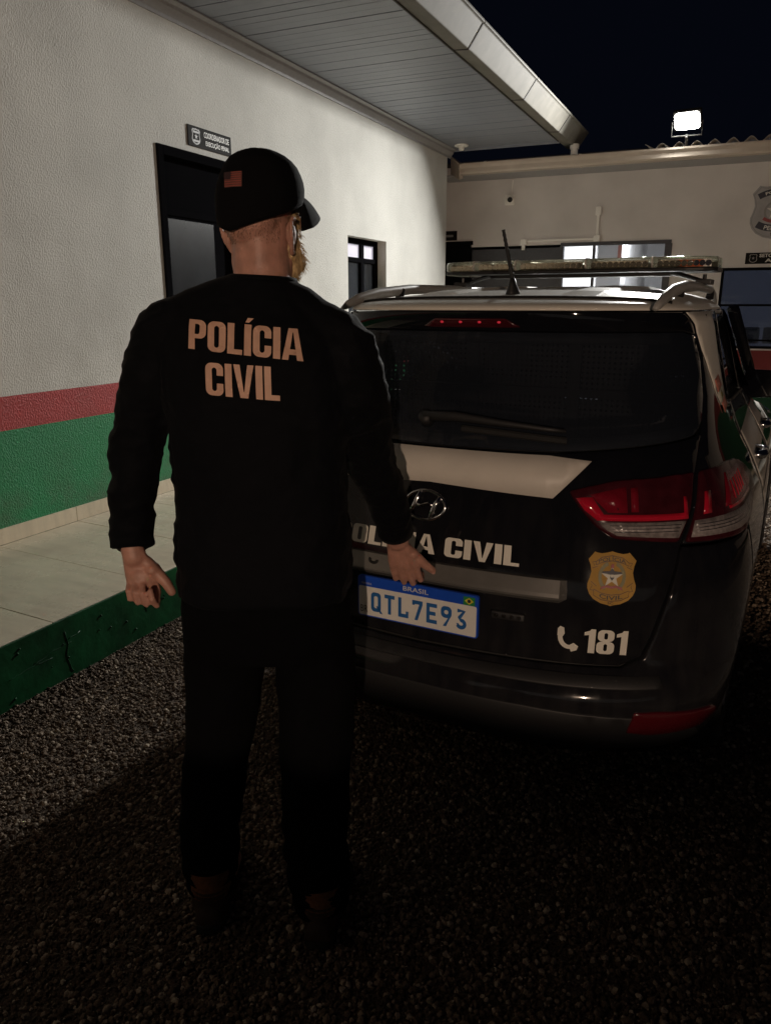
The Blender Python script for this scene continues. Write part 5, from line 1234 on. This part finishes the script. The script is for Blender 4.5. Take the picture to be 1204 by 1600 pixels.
def ell(cx, cy, z, hw, hd, ex=2.4, n=28, tilt=0, rot=0):
    R_ = []
    for k in range(n):
        t = 2 * PI * k / n; ct, st = math.cos(t), math.sin(t); x = hw * math.copysign(abs(ct) ** (2 / ex), ct); y = hd * math.copysign(abs(st) ** (2 / ex), st)
        X = x * math.cos(rot) - y * math.sin(rot); Y = x * math.sin(rot) + y * math.cos(rot); R_.append(L(cx + X, cy + Y, z - tilt * X))
    return R_
def ctube(g, pts, rad, n=14, ref=None, flat=1.0):
    """tube with rounded ends"""
    pts = [Vector(p) for p in pts]; rad = [r if hasattr(r, '__len__') else (r, r * flat) for r in rad]
    a = pts[0] - (pts[1] - pts[0]).normalized() * min(rad[0]) * .75; b = pts[-1] + (pts[-1] - pts[-2]).normalized() * min(rad[-1]) * .75
    sc = lambda r, k: (r[0] * k, r[1] * k)
    a2 = pts[0] - (pts[1] - pts[0]).normalized() * min(rad[0]) * .45; b2 = pts[-1] + (pts[-1] - pts[-2]).normalized() * min(rad[-1]) * .45
    return g.tube([a, a2] + pts + [b2, b], [sc(rad[0], .35), sc(rad[0], .82)] + rad + [sc(rad[-1], .82), sc(rad[-1], .35)], n, ref=ref)
def displace(me, fn):
    data = [(v.co.copy(), v.normal.copy()) for v in me.vertices]; out = []
    for co, no in data: out += (co + no * fn(co))[:]
    me.vertices.foreach_set('co', out); me.update()
# ---- body: one continuous skin
g = G()
g.loft([ell(-.283, 1.73, z, hw, hd, 2.3, tilt=tl) for z, hw, hd, tl in ((.84, .165, .10, 0), (.95, .165, .10, 0), (1.08, .15, .09, 0), (1.22, .165, .10, 0), (1.36, .185, .105, .04), (1.45, .18, .095, .08), (1.52, .14, .075, .1), (1.565, .085, .06, .1))])
# neck and trapezius
ctube(g, LL([(-.27, 1.735, 1.50), (-.268, 1.745, 1.58), (-.268, 1.758, 1.66), (-.268, 1.765, 1.72)]), [(.072, .066), (.0625, .062), (.060, .061), (.062, .066)], 32, ref=(1, 0, 0))
ctube(g, [L(-.268, 1.728, 1.70), L(-.266, 1.725, 1.65), L(-.267, 1.728, 1.58)], [.036, .036, .036], 18)
for sx in (1, -1): ctube(g, [L(-.268 + sx * .050, 1.765, 1.70), L(-.268 + sx * .050, 1.76, 1.64), L(-.268 + sx * .042, 1.78, 1.57)], [.016, .017, .017], 12)
ctube(g, LL([(-.27, 1.735, 1.60), (-.16, 1.73, 1.515), (-.10, 1.72, 1.465)]), [.036, .034, .034], 12); ctube(g, LL([(-.27, 1.735, 1.60), (-.39, 1.74, 1.525), (-.46, 1.745, 1.485)]), [.036, .034, .034], 12)
# head, turned to the right
HC = L(-.266, 1.765, 1.752); HY = -math.radians(30); HR = Matrix.Rotation(HY, 3, 'Z')
def H(x, y, z): return HC + HR @ Vector((x, y, z))
def Hb(c, r, nu=20, nv=14): g.ball(H(*c), r, nu, nv, HR)
Hb((0, -.008, .010), (.071, .086, .090)); Hb((0, -.038, -.02), (.064, .055, .068)); Hb((0, .035, -.045), (.060, .060, .085)); Hb((0, .060, -.095), (.040, .036, .040)); Hb((0, .03, -.085), (.054, .055, .05))
Hb((0, .090, .005), (.035, .018, .030)); Hb((.036, .064, -.03), (.022, .02, .022)); Hb((-.036, .064, -.03), (.022, .02, .022))
ctube(g, [H(0, .088, .015), H(0, .103, -.012), H(0, .112, -.030)], [.008, .011, .013], 10); Hb((.012, .098, -.034), (.009, .010, .008), 10, 8); Hb((-.012, .098, -.034), (.009, .010, .008), 10, 8)
Hb((0, .090, -.062), (.022, .012, .012), 12, 8)
for sx in (1, -1):
    # ear: rim loop, lobe and a thin web
    er = [H(sx * .075, .004, -.096), H(sx * .082, -.006, -.088), H(sx * .092, -.018, -.064), H(sx * .095, -.024, -.040), H(sx * .092, -.014, -.026), H(sx * .084, .004, -.028), H(sx * .076, .008, -.026)]
    ctube(g, er, [.0062, .0055, .0048, .0048, .0048, .0045, .004], 8); g.ball(H(sx * .081, -.006, -.058), (.006, .018, .028), 12, 8, HR)
# legs under the trousers
ctube(g, LL([(-.36, 1.73, .88), (-.395, 1.735, .70), (-.43, 1.74, .48), (-.45, 1.715, .25), (-.452, 1.695, .09), (-.45, 1.69, .06)]), [.085, .075, .056, .05, .036, .036], 14)
ctube(g, LL([(-.20, 1.73, .88), (-.175, 1.73, .70), (-.173, 1.72, .48), (-.178, 1.675, .25), (-.162, 1.645, .09), (-.160, 1.64, .06)]), [.085, .075, .056, .05, .036, .036], 14)
ctube(g, LL([(-.45, 1.675, .05), (-.445, 1.76, .04), (-.435, 1.86, .035)]), [.033, .036, .028], 12); ctube(g, LL([(-.160, 1.625, .05), (-.145, 1.71, .04), (-.13, 1.81, .035)]), [.033, .036, .028], 12)
# arms
ctube(g, LL([(-.475, 1.745, 1.475), (-.515, 1.75, 1.38), (-.585, 1.765, 1.20), (-.592, 1.745, 1.09), (-.586, 1.70, 1.015), (-.578, 1.69, .985)]), [.055, .05, .04, .036, .028, (.027, .024)], 14)
ctube(g, LL([(-.10, 1.72, 1.445), (-.068, 1.74, 1.35), (-.045, 1.86, 1.19), (0, 1.95, 1.06), (.028, 2.005, .965), (.034, 2.033, .915)]), [.055, .05, .04, .037, .030, (.032, .024)], 14)
nails = []
def hand(g, W_, F_, T_, Bk, palm, fingers, thumb):
    """W_ wrist, F_ finger direction, T_ thumb-side direction, Bk back-of-hand direction; fingers = (offset on T, reach, seg lengths, radius, curl angles)"""
    F_ = F_.normalized(); T_ = (T_ - F_ * T_.dot(F_)).normalized(); Bk = (Bk - F_ * Bk.dot(F_) - T_ * Bk.dot(T_)).normalized()
    for off, reach, segs, r, curl, splay in fingers:
        k0 = W_ + F_ * reach + T_ * off + Bk * (.004 - abs(off) * .12)
        ctube(g, [W_ + T_ * off * .50 - F_ * .012, W_ + F_ * reach * .5 + T_ * off * .8 + Bk * .003, k0], [(.0135, .0125), (.0135, .0125), (r * 1.12, r * 1.1)], 10, ref=T_)
        P = [k0]; d = (F_ + T_ * splay).normalized(); a = 0; rr = [r * 1.1]
        for sl_, cu in zip(segs, curl):
            a += math.radians(cu); dd = d * math.cos(a) - Bk * math.sin(a); P.append(P[-1] + dd * sl_); rr.append(r * (1 - .07 * len(P)))
        # knuckle thickening halfway
        ctube(g, P, rr, 10, ref=T_)
        nails.append((P[-1] - (P[-1] - P[-2]).normalized() * .003 + (d * math.sin(a) + Bk * math.cos(a)) * rr[-1] * .80, (P[-1] - P[-2]).normalized(), T_, r))
    g.ball(W_ + F_ * .055 - Bk * .006, (.034, .034, .016), 14, 8, Matrix((T_, F_, Bk)).transposed())
    P = [W_ + F_ * a + T_ * b + Bk * c for a, b, c in thumb]; ctube(g, P, [.0165, .0155, .0128, .0108][:len(P)], 10, ref=F_)
    g.ball(P[1] * .6 + P[0] * .4, (.018, .022, .016), 12, 8)
    nails.append((P[-1] + Bk * .0088, (P[-1] - P[-2]).normalized(), T_.cross(Bk) * 0 + F_.cross(Bk).normalized() * 0 + (P[-1] - P[-2]).normalized().cross(Bk).normalized(), .011))
RW = L(.034, 2.035, .905)
hand(g, RW, Vector((.21, .44, -.86)), Vector((.97, -.1, .2)), Vector((0, -.87, -.45)), None,
     [(.033, .102, (.050, .030, .024), .0106, (4, 42, 40), .06), (.011, .108, (.054, .033, .025), .0109, (6, 42, 40), .02), (-.011, .104, (.050, .031, .024), .0104, (8, 44, 40), -.03), (-.031, .095, (.040, .025, .021), .0092, (8, 44, 36), -.08)],
     [(.016, .020, -.004), (.060, .042, -.006), (.094, .062, -.002), (.120, .078, -.002)])
n_keep = len(nails)
LW = L(-.578, 1.69, .985)
hand(g, LW, Vector((.16, .10, -1)), Vector((.93, .05, .2)), Vector((0, 1, .1)), None,
     [(.028, .090, (.044, .027, .021), .0096, (62, 92, 55), .06), (.009, .094, (.047, .029, .022), .0098, (82, 98, 60), .02), (-.010, .090, (.043, .027, .021), .0094, (84, 98, 60), -.02), (-.027, .082, (.034, .022, .019), .0083, (84, 98, 60), -.04)],
     [(.014, .020, .004), (.046, .042, -.004), (.070, .058, -.012), (.094, .066, -.016)])
nails = nails[:n_keep] + nails[-1:]
body = add_mesh('body', remesh(g, .0034, 4), M['skin'], person)
for (p, t, sd, r) in nails:
    sd = sd.normalized(); n = t.cross(sd).normalized()
    v = [p + t * (math.sin(q_) * r * .62) + sd * (math.cos(q_) * r * .52) for q_ in [2 * PI * k / 10 for k in range(10)]]
    link('fingernail', v, [tuple(range(10))], M['nail'], body)
# face details
for sx in (1, -1):
    e = G().ball(H(sx * .031, .076, .000), .0125, 14, 10).build('eye', M['eye'], body, True); G().ball(H(sx * .031, .0855, .000), (.0055, .0035, .0055), 10, 6, HR).build('iris', M['iris'], e, True)
    G().tube([H(sx * .016, .098, .018), H(sx * .032, .096, .023), H(sx * .048, .084, .018)], [.004, .005, .003], 8).build('eyebrow', M['beard'], body, True)
G().tube([H(-.022, .095, -.064), H(-.008, .104, -.061), H(.008, .104, -.061), H(.022, .095, -.064)], [.003, .0055, .0055, .003], 8).build('mouth', M['lip'], body, True)
# beard: shaped mass plus many fine strands
g = G()
def Bb(c, r): g.ball(H(*c), r, 16, 10, HR)
for sx in (1, -1):
    Bb((sx * .056, .034, -.045), (.013, .018, .040)); Bb((sx * .052, .036, -.085), (.019, .028, .032)); Bb((sx * .040, .055, -.105), (.028, .034, .034)); Bb((sx * .02, .088, -.052), (.02, .012, .009))
Bb((0, .075, -.118), (.036, .032, .036)); Bb((0, .060, -.140), (.040, .034, .030)); Bb((.03, .045, -.132), (.026, .03, .026)); Bb((-.03, .045, -.132), (.026, .03, .026))
bme = remesh(g, .005, 3)
displace(bme, lambda p: noise.noise(p * 130) * .0035 + noise.noise(p * 320) * .0015)
beard = add_mesh('beard', bme, M['beard'], person)
st = G(); vs = bme.vertices
for k in range(1500):
    v = vs[random.randrange(len(vs))]; d = (v.normal + Vector((random.uniform(-.4, .4), random.uniform(-.4, .4), -.9))).normalized(); q_ = d.orthogonal().normalized() * .0007; p = v.co - v.normal * .001
    ln = random.uniform(.006, .017); m_ = p + d * ln * .6; e_ = p + d * ln + Vector((0, 0, -.002)); i = len(st.v)
    st.v += [tuple(p - q_), tuple(p + q_), tuple(m_ + q_ * .6), tuple(m_ - q_ * .6), tuple(e_)]; st.f += [(i, i + 1, i + 2, i + 3), (i + 3, i + 2, i + 4)]
o = link('beard_strands', st.v, st.f, M['beard'], beard); o['kind'] = 'stuff'
# cropped hair at the nape and temples
bv = BVHTree.FromPolygons([v.co for v in body.data.vertices], [p.vertices[:] for p in body.data.polygons])
hg = G()
for k in range(2600):
    ph = random.uniform(-2.5, 2.5); zz = random.uniform(-.075, -.02) if abs(ph) < 1.3 else random.uniform(-.05, .0)
    o_ = H(.3 * math.sin(ph), -.3 * math.cos(ph), zz); d = (H(0, 0, zz) - o_).normalized(); hit = bv.ray_cast(o_, d)
    if hit[0] is None or (hit[0] - H(0, 0, zz)).length > .12 or random.random() > (zz + .085) / .05: continue
    p, n = hit[0], hit[1]; d2 = (n + Vector((0, 0, -1.6))).normalized(); q_ = d2.orthogonal().normalized() * .0005; e_ = p + d2 * random.uniform(.003, .006); i = len(hg.v)
    hg.v += [tuple(p - q_), tuple(p + q_), tuple(e_)]; hg.f += [(i, i + 1, i + 2)]
o = link('hair', hg.v, hg.f, M['hair'], person); o['kind'] = 'stuff'

# ---- shirt
g = G()
g.loft([ell(cx, cy, z, hw, hd, ex, 36, tl) for cx, cy, z, hw, hd, ex, tl in (
    (-.283, 1.725, .895, .203, .140, 2.5, 0), (-.283, 1.725, .93, .204, .142, 2.5, 0), (-.283, 1.725, 1.00, .203, .135, 2.5, 0), (-.284, 1.73, 1.10, .197, .128, 2.5, 0), (-.286, 1.735, 1.20, .196, .128, 2.5, .01),
    (-.287, 1.74, 1.30, .200, .135, 2.6, .03), (-.287, 1.745, 1.38, .208, .138, 2.6, .05), (-.285, 1.745, 1.45, .212, .130, 2.5, .07), (-.280, 1.745, 1.505, .190, .112, 2.4, .10), (-.274, 1.745, 1.545, .150, .092, 2.3, .11), (-.270, 1.748, 1.583, .100, .078, 2.2, .08), (-.268, 1.75, 1.606, .074, .070, 2.0, .06))])
ctube(g, LL([(-.40, 1.745, 1.505), (-.488, 1.745, 1.478), (-.518, 1.75, 1.40), (-.552, 1.758, 1.30), (-.586, 1.765, 1.20), (-.596, 1.75, 1.10), (-.590, 1.715, 1.03)]), [.060, .074, .071, .064, .058, .052, .047], 20)
g.tube(LL([(-.590, 1.718, 1.04), (-.588, 1.708, 1.012)]), [.046, .047], 20)
ctube(g, LL([(-.16, 1.735, 1.485), (-.088, 1.725, 1.448), (-.066, 1.74, 1.35), (-.054, 1.80, 1.27), (-.040, 1.865, 1.185), (.002, 1.945, 1.07), (.022, 1.985, .995)]), [.060, .076, .071, .066, .060, .051, .045], 20)
g.tube(LL([(.021, 1.983, 1.0), (.029, 2.003, .955)]), [.044, .0445], 20)
ctube(g, LL([(-.27, 1.742, 1.588), (-.36, 1.742, 1.556), (-.45, 1.742, 1.512), (-.49, 1.745, 1.485)]), [(.060, .044), (.062, .05), (.068, .06), (.07, .066)], 18, ref=(0, 1, 0))
ctube(g, LL([(-.27, 1.742, 1.582), (-.19, 1.74, 1.546), (-.125, 1.735, 1.492), (-.09, 1.725, 1.455)]), [(.060, .044), (.062, .048), (.068, .058), (.07, .066)], 18, ref=(0, 1, 0))
sme = remesh(g, .0062, 5)
def arm_w(p):
    x = p.x + PB.x; return 1.0 if (x < -.47 or x > -.11) else .35
def shirt_fold(p):
    k = arm_w(p); q_ = Vector((p.x * 9 + p.z * 7, p.y * 9, p.z * 15 - p.x * 6)); w_ = Vector((noise.noise(p * 6), noise.noise(p * 6 + Vector((5, 5, 5))), 0)) * 1.1
    n1 = 1 - abs(noise.noise(q_ + w_)) * 2.2; n2 = noise.noise(Vector((p.x * 5, p.y * 5, p.z * 7)) + w_)
    q3 = Vector((p.x * 20 + p.z * 22, p.y * 18, p.z * 26 - p.x * 12)); n3 = 1 - abs(noise.noise(q3 + w_)) * 2.4
    near = 1 if p.z < 1.56 else max(0, 1 - (p.z - 1.56) / .04)
    return near * (k * .0062 * (n1 - .35) + k * .003 * n3 + .005 * n2)
displace(sme, shirt_fold)
shirt = add_mesh('shirt', sme, M['cloth'], person)
# collar rib
g = G(); g.tube([L(-.268 + .069 * math.cos(t), 1.752 + .066 * math.sin(t), 1.604 - .05 * .07 * math.cos(t) - .012 * max(0, math.sin(t))) for t in [2 * PI * k / 32 for k in range(33)]], .0075, 8, cap=False, ref=(0, 0, 1)); g.build('collar', M['cloth'], shirt, True)
# cuffs
for a, b, r in ((( -.5895, 1.715, 1.035), (-.587, 1.706, 1.006), .0475), ((.0205, 1.982, 1.003), (.0305, 2.006, .948), .0455)):
    A, B_ = L(*a), L(*b); d = (B_ - A).normalized()
    G().tube([A, A + (B_ - A) * .3, B_ - d * .003, B_, B_ - d * .006], [r * .98, r * 1.03, r * 1.03, r * .97, r * .80], 24, cap=False).build('cuff', M['cloth'], shirt, True)
sb = BVHTree.FromPolygons([v.co for v in sme.vertices], [p.vertices[:] for p in sme.polygons])
def on_back(x, z, d=.0022):
    h_ = sb.ray_cast(L(x, 1.2, z), Vector((0, 1, 0)))
    return (h_[0] + Vector((0, -d, 0))) if h_[0] else L(x, 1.62, z)
def shirt_text(s, x0, x1, zl, zr, hl, hr):
    polys, W_ = layout(s, glyph, .055); v = []; f = []
    for q_ in polys:
        q2 = densify(q_, .09); k = len(v); vs, fs = triangulate(q2, grid=.07)
        for x, y in vs:
            t = x / W_; zb = zl + (zr - zl) * t; hh = hl + (hr - hl) * t; v.append(on_back(x0 + (x1 - x0) * t, zb + hh * y))
        f += [tuple(i + k for i in t) for t in fs]
    o = link('lettering', v, f, M['shirt_print'], shirt, True); return o
shirt_text('POLÍCIA', -.408, -.170, 1.463, 1.437, .059, .064)
shirt_text('CIVIL', -.372, -.219, 1.370, 1.357, .066, .069)
# ---- trousers
g = G()
g.loft([ell(cx, cy, z, hw, hd, 2.5, 36) for cx, cy, z, hw, hd in ((-.283, 1.722, .99, .17, .115), (-.283, 1.722, .93, .190, .128), (-.283, 1.72, .86, .201, .136), (-.283, 1.72, .79, .200, .128), (-.283, 1.72, .745, .195, .105))])
ctube(g, LL([(-.375, 1.725, .86), (-.392, 1.73, .72), (-.405, 1.735, .60), (-.424, 1.74, .48), (-.443, 1.735, .36), (-.455, 1.715, .23), (-.456, 1.697, .12)]), [.105, .099, .091, .083, .078, .074, .066], 22)
g.tube(LL([(-.456, 1.70, .14), (-.454, 1.693, .075)]), [.064, .060], 22)
ctube(g, LL([(-.190, 1.725, .86), (-.172, 1.728, .72), (-.172, 1.728, .60), (-.173, 1.72, .48), (-.177, 1.70, .36), (-.178, 1.672, .23), (-.166, 1.65, .12)]), [.105, .099, .093, .090, .086, .081, .074], 22)
g.tube(LL([(-.167, 1.652, .14), (-.163, 1.642, .06)]), [.070, .066], 22)
pme = remesh(g, .0075, 4)
def trouser_fold(p):
    low = max(0, min(1, (.75 - p.z) / .6)); q_ = Vector((p.x * 7 + p.z * 3, p.y * 7, p.z * (9 + 12 * low))); n1 = 1 - abs(noise.noise(q_ + Vector((noise.noise(p * 5), 0, 0)))) * 2.2
    return (.003 + .006 * low) * (n1 - .3)
displace(pme, trouser_fold)
add_mesh('trousers', pme, M['pants'], person)
# ---- shoes and socks
for (x, y, hd_) in ((-.452, 1.69, -.04), (-.161, 1.638, .12)):
    def F(a, b, z): return L(x + b * math.cos(hd_) + a * math.sin(hd_), y + a * math.cos(hd_) - b * math.sin(hd_), z)
    g = G(); prof = [(-.072, .020, .045), (-.066, .034, .072), (-.03, .040, .082), (.02, .041, .078), (.08, .045, .066), (.14, .049, .052), (.19, .046, .044), (.222, .034, .036), (.236, .016, .026)]
    g.loft([[F(a, w_ * math.cos(t) * (1 if math.sin(t) > 0 else 1.04), .024 + max(-.012, (h - .02) * math.sin(t)) ) for t in [2 * PI * k / 18 for k in range(18)]] for a, w_, h in prof])
    g.tube([F(-.015, 0, .05), F(-.015, 0, .118)], [.052, .050], 18)
    sh_ = add_mesh('shoe', remesh(g, .0045, 4), M['boot'], person)
    so = [(-.078, .012), (-.07, .032), (-.03, .042), (.03, .041), (.09, .047), (.15, .052), (.2, .047), (.23, .032), (.243, .012)]; out = [F(a, w_, 0) for a, w_ in so] + [F(a, -w_, 0) for a, w_ in so[::-1]]
    n = len(out); bevel_mod(link('sole', [Vector((p.x, p.y, .001)) for p in out] + [Vector((p.x, p.y, .026)) for p in out], [tuple(range(n)), tuple(range(2 * n - 1, n - 1, -1))] + [(k, n + k, n + (k + 1) % n, (k + 1) % n) for k in range(n)], M['sole'], sh_), .003)
    g = G(); zz = [.085 + .0065 * k for k in range(12)]
    g.tube([F(-.013, 0, z) for z in zz], [.0505 + (.002 if k % 2 else 0) for k in range(12)], 22).build('sock', M['sock'], person, True)
    for k in range(4):
        G().tube([F(.07 + .022 * k, -.026, .086 - .0075 * k), F(.075 + .022 * k, 0, .096 - .0085 * k), F(.07 + .022 * k, .026, .086 - .0075 * k)], .0035, 6).build('lace', M['sole'], sh_, True)
# ---- cap
cg = []; N_ = 40; crown_top = .112
def cap_pt(th, t):
    """th around (0 = front), t 0 rim .. 1 top"""
    fx_, fy_ = math.sin(th), math.cos(th); rim = -.060 + .082 * (.5 + .5 * fy_) ** .62 + .004 * math.cos(2 * th)
    ph = t * PI / 2; r = math.cos(ph) ** .78; zz = rim + (crown_top - rim) * math.sin(ph) ** .92
    bulge = .955 + .045 * min(1, t / .22) + .035 * math.sin(PI * t)
    return (fx_ * .0862 * r * bulge, (fy_ * ((.108) if fy_ > 0 else .104)) * r * bulge - .004, zz)
ts = [0, .03, .08, .15, .24, .34, .45, .56, .67, .77, .86, .93, .98, 1.0]
v = []; f = []
for t in ts:
    for k in range(N_):
        th = 2 * PI * k / N_; x, y, z = cap_pt(th, min(t, .995)); seam = -.0012 if (k % (N_ // 8) == 0 and .05 < t < .95) else 0
        q_ = H(x, y, z); q_ = q_ + (q_ - H(0, 0, 0)).normalized() * (seam + .0016 * noise.noise(Vector((x, y, z)) * 28)); v.append(q_)
f = [(j * N_ + k, j * N_ + (k + 1) % N_, (j + 1) * N_ + (k + 1) % N_, (j + 1) * N_ + k) for j in range(len(ts) - 1) for k in range(N_)] + [tuple((len(ts) - 1) * N_ + k for k in range(N_))]
cap = link('cap', v, f, M['cap'], person, True); md = cap.modifiers.new('thick', 'SOLIDIFY'); md.thickness = .003; md.offset = -1
G().ball(H(0, -.004, crown_top + .001), (.007, .007, .004), 12, 8).build('button', M['cap'], cap, True)
bg_ = G(); nb = 16; rows = []
for j in range(9):
    t = j / 8; row = []
    for k in range(nb + 1):
        s = 2 * k / nb - 1; th = s * 1.12; x0, y0, z0 = cap_pt(th, .02); ln = .078 * (1 - abs(s) ** 2.4) ** .6
        row.append(H(x0 * (1 + .02 * t), y0 + ln * t, z0 + .003 - .030 * t * t * (.35 + .65) - .030 * t * s * s))
    rows.append(row)
vv = [q_ for r in rows for q_ in r]; br = link('brim', vv, [(r * (nb + 1) + c, r * (nb + 1) + c + 1, (r + 1) * (nb + 1) + c + 1, (r + 1) * (nb + 1) + c) for r in range(8) for c in range(nb)], M['cap'], cap, True)
md = br.modifiers.new('thick', 'SOLIDIFY'); md.thickness = .005; md.offset = 0
# flag patch stitched on the back-left of the crown
cb = BVHTree.FromPolygons([Vector(p) for p in v], f)
def on_cap(x, z, d):
    h_ = cb.ray_cast(L(x, 1.4, z), Vector((0, 1, 0))); return (h_[0] + h_[1].normalized() * (d if h_[1].y < 0 else -d)) if h_[0] else L(x, 1.66, z)
fx0, fx1, fz0, fz1 = -.3235, -.2890, 1.780, 1.808
def cap_patch(name, x0, z0, x1, z1, m, d, par):
    n_ = 8; vv = [on_cap(x0 + (x1 - x0) * i / n_, z0 + (z1 - z0) * j / 2, d) for j in range(3) for i in range(n_ + 1)]
    return link(name, vv, [(j * (n_ + 1) + i, j * (n_ + 1) + i + 1, (j + 1) * (n_ + 1) + i + 1, (j + 1) * (n_ + 1) + i) for j in range(2) for i in range(n_)], m, par, True)
fp = cap_patch('flag_patch', fx0 - .001, fz0 - .001, fx1 + .001, fz1 + .001, M['flag_dull'], .004, cap)
for k in range(7):
    z = fz0 + (fz1 - fz0) * (2 * k) / 13; cap_patch('stripe', fx0, z, fx1, z + (fz1 - fz0) / 13, M['flag_red'], .0052, fp)
cap_patch('canton', fx0, fz0 + (fz1 - fz0) * 6 / 13, fx0 + (fx1 - fx0) * .44, fz1, M['flag_canton'], .0064, fp)
